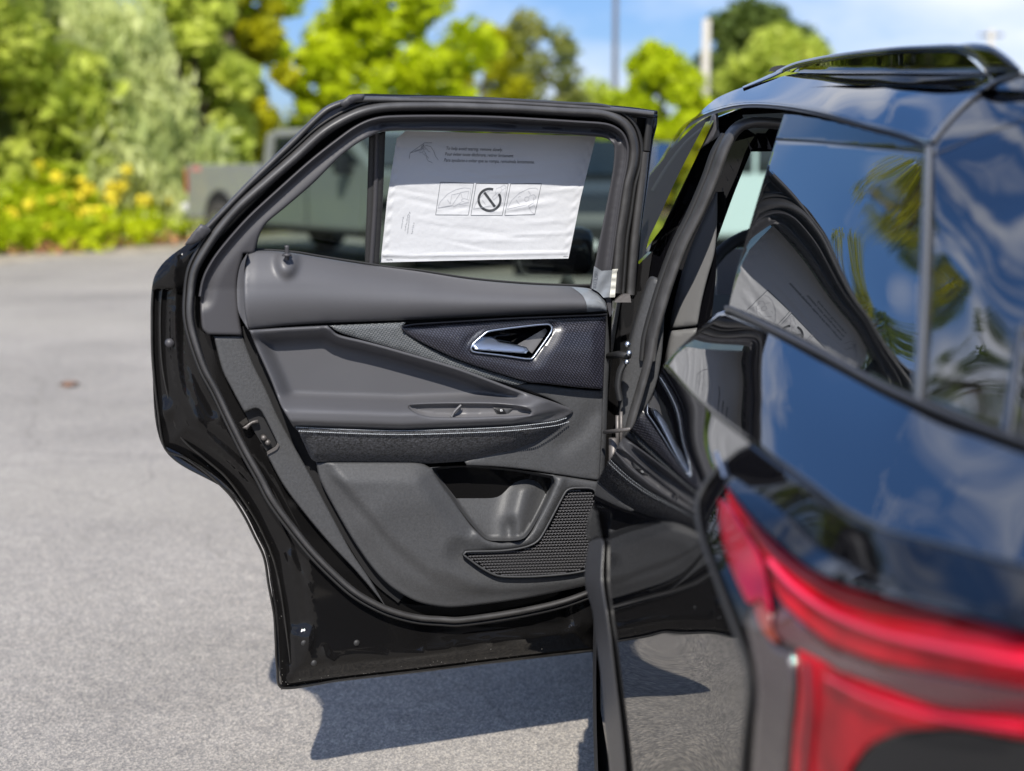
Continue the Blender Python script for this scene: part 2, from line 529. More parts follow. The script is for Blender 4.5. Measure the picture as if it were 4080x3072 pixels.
# ================================================================== GROUND
def ground_mat():
    m = mat('worn_asphalt', (0.22, 0.21, 0.2), 0.85)
    t = m.node_tree; b = t.nodes['Principled BSDF']; n = t.nodes.new; k = t.links.new
    co = n('ShaderNodeTexCoord')
    def noise(s, d, r=0.5):
        q = n('ShaderNodeTexNoise'); q.inputs['Scale'].default_value = s; q.inputs['Detail'].default_value = d; q.inputs['Roughness'].default_value = r
        k(co.outputs['Object'], q.inputs['Vector']); return q
    vo = n('ShaderNodeTexVoronoi'); vo.inputs['Scale'].default_value = 210; k(co.outputs['Object'], vo.inputs['Vector'])
    r1 = n('ShaderNodeValToRGB'); e = r1.color_ramp.elements
    e[0].position = 0.0; e[0].color = (0.13, 0.125, 0.12, 1); e[1].position = 1.0; e[1].color = (0.56, 0.50, 0.42, 1)
    e2 = r1.color_ramp.elements.new(0.45); e2.color = (0.262, 0.243, 0.221, 1)
    k(vo.outputs['Color'], r1.inputs['Fac'])
    big = noise(0.55, 5, 0.6); r2 = n('ShaderNodeMapRange'); r2.inputs[1].default_value = 0.3; r2.inputs[2].default_value = 0.7; r2.inputs[3].default_value = 0.76; r2.inputs[4].default_value = 1.16
    k(big.outputs['Fac'], r2.inputs[0])
    med = noise(14, 4, 0.7); r3 = n('ShaderNodeMapRange'); r3.inputs[1].default_value = 0.3; r3.inputs[2].default_value = 0.7; r3.inputs[3].default_value = 0.86; r3.inputs[4].default_value = 1.12
    k(med.outputs['Fac'], r3.inputs[0])
    m1 = n('ShaderNodeMixRGB'); m1.blend_type = 'MULTIPLY'; m1.inputs[0].default_value = 1; k(r1.outputs[0], m1.inputs[1]); k(r2.outputs[0], m1.inputs[2])
    m2 = n('ShaderNodeMixRGB'); m2.blend_type = 'MULTIPLY'; m2.inputs[0].default_value = 1; k(m1.outputs[0], m2.inputs[1]); k(r3.outputs[0], m2.inputs[2])
    # sandy wash across the lot
    st = noise(0.22, 4, 0.6); mpq = n('ShaderNodeMapping'); mpq.inputs['Scale'].default_value = (0.35, 1.3, 1); k(co.outputs['Object'], mpq.inputs[0]); k(mpq.outputs[0], st.inputs['Vector'])
    r4 = n('ShaderNodeMapRange'); r4.inputs[1].default_value = 0.48; r4.inputs[2].default_value = 0.66; r4.inputs[4].default_value = 0.5; k(st.outputs['Fac'], r4.inputs[0])
    m3 = n('ShaderNodeMixRGB'); k(r4.outputs[0], m3.inputs[0]); k(m2.outputs[0], m3.inputs[1]); m3.inputs[2].default_value = (0.36, 0.33, 0.28, 1)
    sp = noise(0.9, 2, 0.4); rs = n('ShaderNodeMapRange'); rs.inputs[1].default_value = 0.68; rs.inputs[2].default_value = 0.78; rs.inputs[3].default_value = 1.0; rs.inputs[4].default_value = 0.80; k(sp.outputs['Fac'], rs.inputs[0])
    wn = noise(1.3, 4, 0.6); wv = n('ShaderNodeVectorMath'); wv.operation = 'MULTIPLY_ADD'; wv.inputs[1].default_value = (.5, .5, 0); k(wn.outputs['Color'], wv.inputs[0]); k(co.outputs['Object'], wv.inputs[2])
    cv = n('ShaderNodeTexVoronoi'); cv.feature = 'DISTANCE_TO_EDGE'; cv.inputs['Scale'].default_value = 0.22; k(wv.outputs[0], cv.inputs['Vector'])
    rc = n('ShaderNodeMapRange'); rc.inputs[1].default_value = 0.0006; rc.inputs[2].default_value = 0.0022; rc.inputs[3].default_value = 0.82; rc.inputs[4].default_value = 1.0; k(cv.outputs['Distance'], rc.inputs[0])
    mm = n('ShaderNodeMath'); mm.operation = 'MULTIPLY'; k(rs.outputs[0], mm.inputs[0]); k(rc.outputs[0], mm.inputs[1])
    m4 = n('ShaderNodeMixRGB'); m4.blend_type = 'MULTIPLY'; m4.inputs[0].default_value = 1; k(m3.outputs[0], m4.inputs[1]); k(mm.outputs[0], m4.inputs[2])
    k(m4.outputs[0], b.inputs['Base Color'])
    bu = n('ShaderNodeBump'); bu.inputs['Strength'].default_value = 0.55; bu.inputs['Distance'].default_value = 0.004; k(vo.outputs['Distance'], bu.inputs['Height']); k(bu.outputs[0], b.inputs['Normal'])
    return m
M_ASPH = ground_mat()
M_GRASSG = mat('grassy_earth', (0.10, 0.11, 0.035), 0.9, var=(1.5, 0.5, 5))
M_DIRT = mat('sandy_edge', (0.33, 0.285, 0.225), 0.9, var=(3, 0.35, 5))
g = MB(); g.v = [(-250, -150, -0.03), (250, -150, -0.03), (250, 450, -0.03), (-250, 450, -0.03)]; g.f = [[0, 1, 2, 3]]
tag(g.build('ground', M_GRASSG), kind='structure')
lot = [(-60, -40), (45, -40), (45, 46), (10, 46), (2, 40), (-3, 33), (-4.8, 27), (-5.6, 23.8), (-6.6, 21.9), (-7.6, 20.7), (-9.5, 19.8), (-12, 19.2), (-30, 18), (-60, 17)]
g = MB(); g.v = [(x, y, 0.0) for x, y in lot]; g.f = [list(range(len(lot)))]
tag(g.build('parking_lot', M_ASPH), kind='structure')
edge = [(-60, 17), (-30, 18), (-12, 19.2), (-9.5, 19.8), (-7.6, 20.7), (-6.6, 21.9), (-5.6, 23.8), (-4.8, 27), (-3, 33), (2, 40), (10, 46), (45, 46)]
g = MB()
for i, (x, y) in enumerate(edge):
    g.v += [(x, y - 2.2 - 0.9 * math.sin(i * 2.1), 0.004), (x - 0.3, y + 1.1, 0.006)]
for i in range(len(edge) - 1): g.f.append([2 * i, 2 * i + 2, 2 * i + 3, 2 * i + 1])
tag(g.build('sandy_path', M_DIRT), kind='structure')

# ================================================================== THE CAR
car = empty('black_suv', (0.95, 2.9, 0), 'glossy black SUV parked with its rear door wide open', 'car')
# ---------------- rear door
SHELL = [(2620, 441, 1), (2500, 425), (2200, 402), (1900, 385), (1600, 377), (1455, 373, 1), (1405, 375, 1), (1350, 408), (1250, 490), (1000, 745), (860, 885), (752, 968, 1),
         (728, 985), (680, 1020), (640, 1060), (612, 1112), (601, 1200), (600, 1350), (604, 1450), (620, 1607), (651, 1783, 1), (736, 1817), (837, 1885), (925, 1966), (980, 2048),
         (1020, 2129), (1061, 2217), (1078, 2325), (1100, 2446), (1106, 2546), (1111, 2661), (1119, 2748, 1), (1361, 2715), (1668, 2680), (1976, 2642), (2245, 2611), (2375, 2596, 1),
         (2392, 2300), (2405, 1900), (2430, 1500), (2440, 1200, 1), (2525, 1168, 1), (2542, 1060), (2558, 897), (2580, 734), (2601, 571), (2620, 468, 1)]
GLASS_O = [(1020, 998, 1), (1034, 937), (1061, 890), (1142, 822), (1244, 734), (1346, 632), (1414, 578), (1468, 547), (1515, 527), (1617, 520), (1934, 525), (2205, 533), (2368, 544),
           (2417, 552), (2444, 577), (2447, 615), (2441, 680), (2422, 788), (2395, 924), (2374, 1033), (2350, 1141, 1), (2276, 1141), (2097, 1133), (1880, 1114), (1663, 1081), (1583, 1073), (1448, 1053), (1278, 1026), (1176, 1009), (1090, 1000)]
shelln = np.array(loop(SHELL))
SX = [0, 8, 22, 40, 62, 95, 130, 150, 400]; SP = [-0.060, -0.054, -0.052, -0.036, -0.030, -0.010, -0.012, 0.0, 0.0]
def bead(U, V, pts, wd, h):
    d = seg_dist(np.c_[U, V], np.array(catmull(pts, False, 20)), False)
    return h * np.exp(-(d / wd)**2)
def shell_p(U, V, D):
    z = np.interp(D, SX, SP)
    z = np.where(V < 1150, np.interp(D, [0, 10, 30, 60, 400], [-.02, -.01, 0, 0, 0]), z)
    rt = sstep(2250, 2330, U) * sstep(1150, 1250, V)
    z = z * (1 - rt) + rt * np.interp(D, [0, 15, 400], [-.02, 0, 0])
    low = sstep(2480, 2540, V) * (U > 1150)
    z = z * (1 - low) + low * np.interp(D, [0, 10, 26, 48, 70, 95, 120], [-.06, -.055, -.03, -.026, -.006, 0.002, 0])
    z = z + bead(U, V, [(1290, 2590), (1310, 2635), (1345, 2645), (1500, 2625), (1900, 2565), (2200, 2525), (2290, 2505), (2310, 2470)], 7, .010)
    z = z + bead(U, V, [(1150, 2200), (1215, 2330), (1235, 2480), (1225, 2600)], 9, .010)
    z = z + .022 * np.exp(-((U - 660) / 22)**2 - ((V - 1640) / 42)**2)  # bulge put into the shape to catch a sky highlight
    z = z + bead(U, V, [(700, 1000), (690, 1180), (700, 1400), (730, 1560), (800, 1700), (900, 1800), (1000, 1900)], 13, .010)
    z = z - bead(U, V, [(735, 1150), (740, 1300), (770, 1480), (850, 1640)], 12, .008)
    return z
door = panel('rear_door', M_PAINTIN, SHELL, car, p=shell_p, step=16, rings=(8, 22, 40, 62, 80), thick=0.05, holes=[GLASS_O])
door['label'] = 'open rear passenger door showing its grey inner trim'
# outer skin (seen from the other side) with its own window opening
OUT = [(2560, 470, 1), (2200, 410), (1600, 385), (1420, 385), (1250, 500), (1000, 755), (752, 985), (640, 1070), (606, 1200), (606, 1450), (655, 1790), (925, 1975), (1061, 2225), (1116, 2740, 1), (2372, 2590, 1), (2430, 1500), (2480, 1180), (2560, 700)]
def skin_p(U, V, D):
    return -0.055 - 0.055 * sstep(0, 220, D)
panel('door_skin', M_PAINT, OUT, door, p=skin_p, step=45, rings=(20, 60), thick=0.0, holes=[GLASS_O])
# black backing between frame and trim
panel('window_glass', M_GLASS, [(1000, 1030, 1), (1020, 900), (1240, 700), (1460, 530), (1620, 500), (2380, 520), (2470, 570), (2450, 800), (2390, 1160, 1), (1880, 1150), (1400, 1080)], door, p=-0.072, step=60, rings=(), thick=0.0)
# seal
SEAL = [(2455, 1168), (2463, 1060), (2471, 951), (2488, 843), (2504, 734), (2525, 653), (2528, 582), (2509, 517), (2466, 474), (2395, 449), (2260, 441), (2043, 428), (1956, 425), (1753, 419), (1549, 422), (1448, 440),
        (1359, 478), (1278, 530), (1176, 622), (1075, 710), (953, 818), (871, 912), (812, 1000), (772, 1080), (757, 1181), (756, 1268), (775, 1356), (815, 1471), (862, 1559), (917, 1675), (978, 1797), (1039, 1905),
        (1086, 1993), (1160, 2095), (1248, 2204), (1343, 2300), (1420, 2365), (1515, 2418), (1592, 2446), (1675, 2464), (1760, 2470), (1824, 2473), (1949, 2458), (2098, 2433), (2248, 2398), (2380, 2350)]
def wfun(a, b):
    # wide above the belt, narrow below (parameter runs along the seal)
    return lambda t: a + (b - a) * sstep(0.42, 0.62, t)
ribbon('door_seal', M_SEAL, SEAL, [(wfun(-26, -15), .004), (wfun(-24, -14), .03), (wfun(-16, -9), .046), (wfun(-4, -2), .052), (wfun(8, 5), .046), (wfun(17, 11), .030), (wfun(20, 14), .022), (wfun(24, 17), .004)], door)
ribbon('seal_lip', M_RUB, SEAL, [(wfun(17, 10), .010), (wfun(22, 13), .030), (wfun(28, 18), .034), (wfun(33, 23), .026), (wfun(36, 25), .004)], door)
# secondary weatherstrip along the top and slanted outer edge
TOPS = [(748, 962), (800, 925), (870, 855), (1000, 720), (1150, 575), (1290, 440), (1370, 405), (1430, 396), (1600, 398), (1900, 404), (2200, 420), (2450, 438), (2605, 455)]
ribbon('outer_weatherstrip', M_SEAL, [(a + (7 if a < 1380 else 0), b + 3) for a, b in TOPS], [(-15, .012), (-13, .03), (-6, .040), (2, .040), (8, .034), (11, .022), (13, .010)], door)
panel('corner_joint', M_FRAME, [(1352, 412, 1), (1392, 378, 1), (1452, 374, 1), (1450, 398, 1), (1420, 402), (1372, 432, 1)], door, p=0.045, rings=(2,), bev=(6, .006), thick=.03)
panel('corner_joint', M_FRAME, [(735, 975, 1), (770, 925), (800, 892, 1), (822, 900, 1), (842, 918), (800, 958), (770, 975, 1)], door, p=0.045, rings=(2,), bev=(6, .006), thick=.03)
# window frame trim: ring between the thin lip and the glass
LIPI = [(797, 1181), (806, 1130), (824, 1080), (871, 1005), (980, 878), (1109, 757), (1244, 637), (1359, 547), (1420, 505), (1480, 478), (1549, 466), (1753, 463), (1988, 468), (2314, 487), (2422, 497), (2477, 528), (2501, 582), (2498, 653), (2477, 761), (2450, 951), (2433, 1076), (2424, 1150)]
FR_O = [(797, 1181, 1)] + LIPI[1:-1] + [(2424, 1160, 1), (2350, 1155, 1), (2374, 1033), (2395, 924), (2422, 788), (2441, 680), (2447, 615), (2444, 577), (2417, 552), (2368, 544), (2205, 533), (1934, 525), (1617, 520), (1515, 527), (1468, 547), (1414, 578), (1346, 632), (1244, 734), (1142, 822), (1061, 890), (1034, 937), (1012, 1010, 1), (970, 1010, 1), (946, 1114), (952, 1249), (966, 1336, 1), (825, 1333, 1), (806, 1310), (799, 1250)]
lipn = np.array(catmull(LIPI, False)); glo = np.array(loop(GLASS_O))
def frame_p(U, V, D):
    Q = np.c_[U, V]
    a = seg_dist(Q, lipn, False)
    top = sstep(1450, 1550, U) * sstep(2520, 2420, U) * (V < 560)
    z = 0.030 + 0.016 * np.exp(-(a / 14)**2)
    chan = -0.022 * np.exp(-((a - 24) / 9)**4)
    z = z + top * (chan + 0.0)
    z = z + (1 - top) * 0.012 * sstep(0, 70, a)
    return z
panel('window_frame', M_FRAME, FR_O, door, p=frame_p, step=11, rings=(2.5, 7, 14), thick=.105, bev=(7, .007))
ribbon('frame_lip', M_FRAME, [(a, b) for a, b in LIPI], [(-7, .020), (-5, .048), (0, .052), (4, .050), (7, .036)], door)
# division bar and glass run
panel('division_bar', M_RUB, [(1470, 540, 1), (1536, 522, 1), (1525, 800), (1509, 1064, 1), (1453, 1054, 1), (1462, 800)], door, p=-0.040, rings=(2,), thick=.03, bev=(6, .004))
ribbon('division_bar_rib', M_FRAME, [(1500, 530), (1494, 800), (1478, 1058)], [(-12, -.045), (-9, -.034), (7, -.034), (9, -.045)], door)
ribbon('glass_run', M_RUB, [(2350, 1141), (2276, 1141), (2097, 1133), (1880, 1114), (1663, 1081), (1583, 1073), (1448, 1053), (1278, 1026), (1176, 1009), (1020, 998)], [(-8, -.07), (-7, .0), (4, .012), (9, .010)], door)
# front upright strip of the door frame
panel('front_frame_post', M_GLOSS, [(2395, 449, 1), (2455, 442), (2620, 456, 1), (2617, 500), (2600, 571), (2580, 734), (2558, 897), (2542, 1060), (2525, 1190, 1), (2440, 1190, 1), (2455, 1060), (2480, 900), (2515, 700), (2540, 600), (2520, 510), (2470, 470)], door, p=-.004, rings=(3,), thick=.05, bev=(6, .006))
ribbon('front_weatherstrip', M_SEAL, [(2568, 605), (2556, 720), (2538, 860), (2525, 980), (2515, 1100), (2510, 1175)], [(-20, 0.0), (-17, .022), (-8, .030), (6, .030), (14, .020), (17, 0.0)], door)
ribbon('front_weatherstrip', M_RUB, [(2588, 470), (2582, 520), (2574, 600)], [(-16, 0.0), (-12, .022), (8, .024), (14, 0.0)], door)
# ---------------- trim panels
BT = np.array([(987, 1005), (1020, 999), (1090, 1000), (1176, 1009), (1278, 1026), (1448, 1053), (1583, 1073), (1663, 1081), (1880, 1114), (2097, 1133), (2276, 1141), (2350, 1149), (2382, 1165), (2412, 1195), (2421, 1230)])
BB = np.array([(990, 1314), (1142, 1297), (1312, 1287), (1617, 1276), (1899, 1264), (2198, 1252), (2421, 1244)])
pad_o = [(987, 1005, 1), (1022, 999), (1090, 1000), (1176, 1009), (1278, 1026), (1448, 1053), (1663, 1081), (1880, 1114), (2097, 1133), (2276, 1141), (2350, 1149), (2382, 1165), (2412, 1195), (2421, 1228), (2419, 1244, 1), (2198, 1252), (1899, 1264), (1617, 1276), (1312, 1287), (1142, 1297), (990, 1314, 1), (975, 1240), (970, 1134), (976, 1050)]
def pad_p(U, V, D):
    t = np.interp(U, BT[:, 0], BT[:, 1]); b = np.interp(U, BB[:, 0], BB[:, 1])
    s = np.clip((V - t) / (b - t), 0, 1)
    z = 0.025 + 0.070 * np.sin(np.pi * np.clip(s * 0.72 + 0.04, 0, 1))**0.9
    z = z * sstep(2470, 2360, U) * .35 + z * .65
    # raised collar round the lock button
    r = np.hypot((U - 1143) / 42, (V - 1040) / 60)
    z = z + 0.022 * np.exp(-r**4) * sstep(980, 1015, V)
    return z
panel('upper_trim_pad', M_SOFT, pad_o, door, p=pad_p, step=11, rings=(2.5, 6, 11), thick=.05, bev=(10, .010))
panel('upper_trim_end', M_SOFT, [(987, 1007, 1), (976, 1050), (970, 1134), (975, 1240), (990, 1314, 1), (953, 1249), (944, 1180), (946, 1114), (960, 1050)], door, p=lambda U, V, D: 0.055 + 0.020 * sstep(945, 985, U), rings=(2,), thick=.05, step=8)
# lock button
a0 = DOOR([1143], [1012], .085)[0]; a1 = DOOR([1143], [978], .085)[0]
MB().tube([a0 - [0, 0, .012], a0, a1 - [0, 0, .004], a1], [.0048, .0048, .0042, .0052], 12).build('lock_button', M_FRAME, door, True, False)
MB().tube([a0 - [0, 0, .004], a0 + [0, 0, .001]], [.010, .0085], 16).build('lock_collar', M_FRAME, door, True, False)

DIAG = [(1305, 1297), (1346, 1332), (1450, 1358), (1549, 1384), (1821, 1464), (2048, 1548), (2198, 1598), (2273, 1628), (2283, 1641)]
STITCH = [(1170, 1702), (1250, 1706), (1400, 1712), (1600, 1716), (1900, 1707), (2048, 1698), (2198, 1680), (2250, 1665), (2283, 1641)]
diagn = np.array(catmull(DIAG, False)); 
leftn = np.array(catmull([(993, 1315), (1020, 1383), (1075, 1505), (1122, 1620), (1170, 1702)], False))
topn = np.array([(993, 1315), (1142, 1305), (1305, 1297)], float)
TRAY = [(1628, 1618), (1680, 1611), (1800, 1608), (1980, 1610), (2080, 1622), (2117, 1640), (2112, 1650), (2000, 1657), (1850, 1662), (1720, 1660), (1660, 1645)]
def mid_p(U, V, D):
    Q = np.c_[U, V]
    d1 = seg_dist(Q, diagn, False); dl = seg_dist(Q, leftn, False); dt = seg_dist(Q, topn, False)
    roll = .094 * np.exp(-(d1 / 44)**2.4)
    left = .080 * np.exp(-(dl / 62)**2)
    top = .088 * np.exp(-(dt / 58)**2.4)
    sl = np.interp(U, [1000, 1170, 1600, 2048, 2283], [1700, 1702, 1716, 1698, 1640])
    ledge = .135 * sstep(-165, -62, V - sl) 
    rnd = -.028 * sstep(-34, 0, V - sl)**2
    base = .038 + 0 * U
    z = (roll**5 + left**5 + top**5 + ledge**5 + base**5)**0.2 + rnd
    return .062 + (z - .062) * (1 - .8 * sstep(2110, 2290, U))
mid_o = [(993, 1315, 1), (1142, 1305), (1305, 1297, 1)] + DIAG[1:-1] + [(2284, 1642)] + STITCH[::-1][1:-1] + [(1170, 1702, 1), (1122, 1620), (1075, 1505), (1020, 1383)]
panel('armrest_pad', M_SOFT, mid_o, door, p=mid_p, step=10, rings=(2.5, 6, 11), thick=.06, bev=(9, .009), holes=[TRAY])
panel('armrest_tray', M_HARDL, [(a, b + 0) for a, b in TRAY], door, p=lambda U, V, D: 0.120 - .012 * sstep(0, 12, D) - .008 * sstep(0, 1, (1865 - U) / 50.0), rings=(3, 8), step=9, thick=.03)
ribbon('tray_divider', M_HARDL, [(1800, 1661), (1812, 1640), (1838, 1614)], [(-6, .112), (-3, .122), (3, .122), (6, .112)], door)
sw = panel('window_switch', M_DARK, [(1972, 1627, 1), (2006, 1629, 1), (2018, 1647, 1), (1984, 1647, 1)], door, p=.118, rings=(2,), bev=(4, .003), thick=.012, step=8)
ribbon('switch_symbol', M_WHITE, [(1993, 1632), (2000, 1632), (2002, 1637), (1995, 1638), (1993, 1632)], [(-1.3, .1185), (1.3, .1185)], door, raw=True)
panel('switch_bezel', M_HARD, [(1966, 1624, 1), (2044, 1627, 1), (2022, 1651, 1), (1980, 1651, 1)], door, p=.1135, rings=(2,), thick=.01, step=8, bev=(4, .002))
# textile band of the armrest
band_o = STITCH[:-1] + [(2283, 1643, 1), (2263, 1668), (2223, 1718), (2148, 1758), (2048, 1798), (1899, 1832), (1700, 1847), (1500, 1846), (1258, 1841, 1), (1237, 1824), (1190, 1722)]
band_o[0] = (1172, 1703, 1)
def band_p(U, V, D):
    a = np.interp(U, [1170, 1600, 2048, 2283], [1704, 1718, 1699, 1643]); b = np.interp(U, [1170, 1258, 1700, 1899, 2048, 2148, 2223, 2283], [1740, 1841, 1847, 1832, 1798, 1758, 1718, 1650])
    s = np.clip((V - a) / np.maximum(b - a, 4), 0, 1)
    return .050 + (.064 * np.cos(s * np.pi / 2)**0.8) * (1 - .8 * sstep(2110, 2290, U))
panel('armrest_fabric', M_CLOTH, band_o, door, p=band_p, step=10, rings=(2.5, 6), thick=.05, bev=(5, .005))
# stitching: two rows of dashes
for k_, (dy, dp_) in enumerate(((0, .112), (15, .117))):
    P = np.array(catmull([(u + (18 if k_ else 8), v + dy) for u, v in STITCH[:-1]], False, 3.0))
    L_ = np.r_[0, np.cumsum(np.linalg.norm(np.diff(P, axis=0), axis=1))]
    vs = []; fs = []
    s_ = 2.0
    while s_ < L_[-1] - 6:
        a = np.array([np.interp(s_, L_, P[:, 0]), np.interp(s_, L_, P[:, 1])]); b = np.array([np.interp(s_ + 6, L_, P[:, 0]), np.interp(s_ + 6, L_, P[:, 1])])
        q = np.array([a + [0, 1.6], b + [0, .3], b + [0, -1.5], a + [0, -.4]]); tipf = float(1 - .8 * sstep(2110, 2290, a[0]))
        m_ = len(vs)
        for pp in (.058 + (dp_ - .054) * tipf, .052 + (dp_ - .054) * tipf):
            vs += list(DOOR(q[:, 0], q[:, 1], pp))
        fs += [[m_, m_ + 1, m_ + 2, m_ + 3], [m_, m_ + 4, m_ + 5, m_ + 1], [m_ + 1, m_ + 5, m_ + 6, m_ + 2], [m_ + 2, m_ + 6, m_ + 7, m_ + 3], [m_ + 3, m_ + 7, m_ + 4, m_]]
        s_ += 8.4
    o = mesh('stitching', vs, fs, M_THREAD, door, False); o['kind'] = 'stuff'
# woven strip and dark woven insert
panel('woven_strip', M_STRIP, [(1312, 1297, 1), (1617, 1284, 1), (1604, 1312), (1700, 1379), (1849, 1444), (2048, 1509), (2098, 1524, 1), (2060, 1536), (1999, 1522), (1799, 1469), (1600, 1399), (1420, 1346), (1346, 1322)], door, p=.075, rings=(2.5,), thick=.03, bev=(5, .004), step=20)
def carb_p(U, V, D):
    e = bead(U, V, [(2185, 1305), (2260, 1292), (2420, 1288)], 14, -.005)
    return .082 + .012 * sstep(1300, 1420, V) * 0.6 + .008 * sstep(0, 60, D) + e
HANDLE = [(1877, 1392), (1884, 1372), (1925, 1334), (1949, 1319), (2098, 1299), (2186, 1292), (2199, 1303), (2195, 1324), (2128, 1420), (2112, 1431), (1999, 1416), (1888, 1402)]
panel('woven_insert', M_CARB, [(1600, 1304), (1650, 1296), (1774, 1288), (2024, 1273), (2397, 1258), (2417, 1256, 1), (2404, 1551, 1), (2298, 1543), (2173, 1528), (2098, 1521), (1849, 1442), (1700, 1375), (1608, 1322)], door, p=carb_p, rings=(2.5, 6), thick=.03, bev=(8, .007), holes=[HANDLE], step=13)
ribbon('insert_edge', M_GLOSS, [(1602, 1300), (1650, 1292), (1774, 1284), (2024, 1269), (2397, 1254), (2417, 1252)], [(-4, .06), (-3, .092), (3, .095), (5, .088)], door)
ribbon('pad_gap', M_VOID, [(990, 1318), (1142, 1303), (1312, 1293), (1617, 1281), (1899, 1266), (2198, 1253), (2421, 1248)], [(-6, .030), (6, .030)], door)
# inside handle
hd = panel('handle_cup', M_GLOSS, HANDLE, door, p=lambda U, V, D: .062 - .022 * sstep(0, 20, D), rings=(2.5, 6), thick=.02, step=9)
ribbon('handle_bezel', M_CHROME, HANDLE, [(-4, .070), (-3.5, .094), (0, .098), (3.5, .094), (4.5, .070)], door, closed=True, per=6)
panel('handle_lever', M_CHROME, [(1884, 1379), (1900, 1356), (1919, 1343), (1955, 1340), (1975, 1350), (1990, 1361), (2060, 1374), (2098, 1383), (2108, 1396), (2095, 1407), (2050, 1405), (1960, 1399), (1892, 1392)], door, p=lambda U, V, D: .078 + .030 * (V - 1340 - (U - 1900) * .12) / 60.0, rings=(2, 5), bev=(6, .006), thick=.02, step=6)
panel('handle_wedge', M_HARDL, [(2062, 1372, 1), (2172, 1308, 1), (2182, 1320, 1), (2120, 1408, 1), (2108, 1398, 1)], door, p=.062, rings=(2,), thick=.02, step=10)
# hard upper-right panel
panel('front_trim_panel', M_HARD, [(2098, 1527, 1), (2173, 1534), (2298, 1549), (2403, 1556, 1), (2400, 1700), (2388, 1915, 1), (2300, 1903), (2203, 1888), (2100, 1872), (1980, 1860), (1860, 1855, 1), (1850, 1838, 1), (2000, 1790), (2200, 1700), (2262, 1640), (2190, 1590), (2020, 1530, 1)], door, p=lambda U, V, D: .058 - bead(U, V, [(2360, 1650), (2310, 1720), (2240, 1770)], 40, .006), rings=(2.5, 6), thick=.04, bev=(6, .006), step=14)
ribbon('trim_edge', M_HARD, [(2404, 1250), (2412, 1400), (2406, 1560), (2402, 1700), (2390, 1915), (2380, 2080)], [(-16, -.01), (-14, .046), (0, .052), (12, .052), (14, -.01)], door)
panel('front_trim_edge_upper', M_FRAME, [(2385, 1160, 1), (2432, 1150, 1), (2438, 1250, 1), (2430, 1262, 1), (2424, 1240, 1), (2415, 1195, 1)], door, p=.04, rings=(2,), thick=.05, step=10)
# lower panel with map pocket
POCK = [(1720, 1864, 1), (1749, 1915), (1799, 1984), (1849, 2054), (1899, 2114), (1939, 2149), (1985, 2155), (2048, 2154), (2088, 2144), (2118, 2109), (2173, 2009), (2208, 1925), (2203, 1896, 1), (2048, 1868), (1849, 1852)]
low_o = [(1258, 1841, 1), (1400, 1841), (1600, 1841), (1651, 1842), (1685, 1848), (1712, 1862, 1), (1860, 1856), (1980, 1863), (2203, 1892), (2388, 1920, 1), (2382, 2050), (2350, 2330, 1), (2248, 2353), (2098, 2383), (1949, 2405), (1799, 2420), (1700, 2408), (1640, 2388), (1560, 2340), (1490, 2270), (1414, 2163), (1346, 2048), (1278, 1919)]
poln = np.array(loop(POCK))
CREASE = [(1560, 2130), (1640, 2200), (1720, 2260), (1800, 2295), (1900, 2312), (2100, 2316), (2360, 2300)]
cren = np.array(catmull(CREASE, False))
def low_p(U, V, D):
    Q = np.c_[U, V]
    z = .062 + .016 * sstep(0, 90, D)
    cy = np.interp(U, [1200, 1560, 1720, 1900, 2400], [1700, 2130, 2265, 2312, 2300])
    z = z - .016 * sstep(-6, 70, V - cy)
    rl = bead(U, V, [(1900, 2130), (1960, 2170), (2080, 2165), (2130, 2120), (2200, 1990), (2235, 1910)], 20, .010)
    return z + rl + bead(U, V, [(1690, 2000), (1560, 2010), (1450, 2100)], 70, .004)
GRL = [(1847, 2209), (1856, 2199), (1999, 2194), (2088, 2181), (2138, 2159), (2168, 2119), (2248, 1969), (2263, 1951), (2298, 1944), (2374, 1962, 1), (2352, 2255, 1), (2298, 2281), (2148, 2296), (2024, 2298), (1974, 2291), (1919, 2263), (1879, 2235)]
panel('lower_trim_panel', M_HARD, low_o, door, p=low_p, step=12, rings=(2.5, 7, 14), thick=.05, bev=(10, .009), holes=[POCK, GRL])
def pock_p(U, V, D):
    z = -.012 + .030 * sstep(1860, 2150, V) 
    z = z + .030 * np.exp(-((U - 2080 + (V - 2000) * .25) / 55)**2) * sstep(1880, 1960, V)
    z = z - .022 * np.exp(-((U - 2030) / 28)**2) * sstep(2040, 2110, V)
    return z + .05 * sstep(14, 0, D)
panel('map_pocket', M_HARD, POCK, door, p=pock_p, step=10, rings=(3, 8, 14), thick=.05)
panel('speaker_backing', M_DARK, GRL, door, p=.052, rings=(), thick=.02, step=60)
ribbon('speaker_rim', M_HARD, GRL, [(-5, .055), (-3, .082), (1, .084), (4, .078), (5, .055)], door, closed=True)
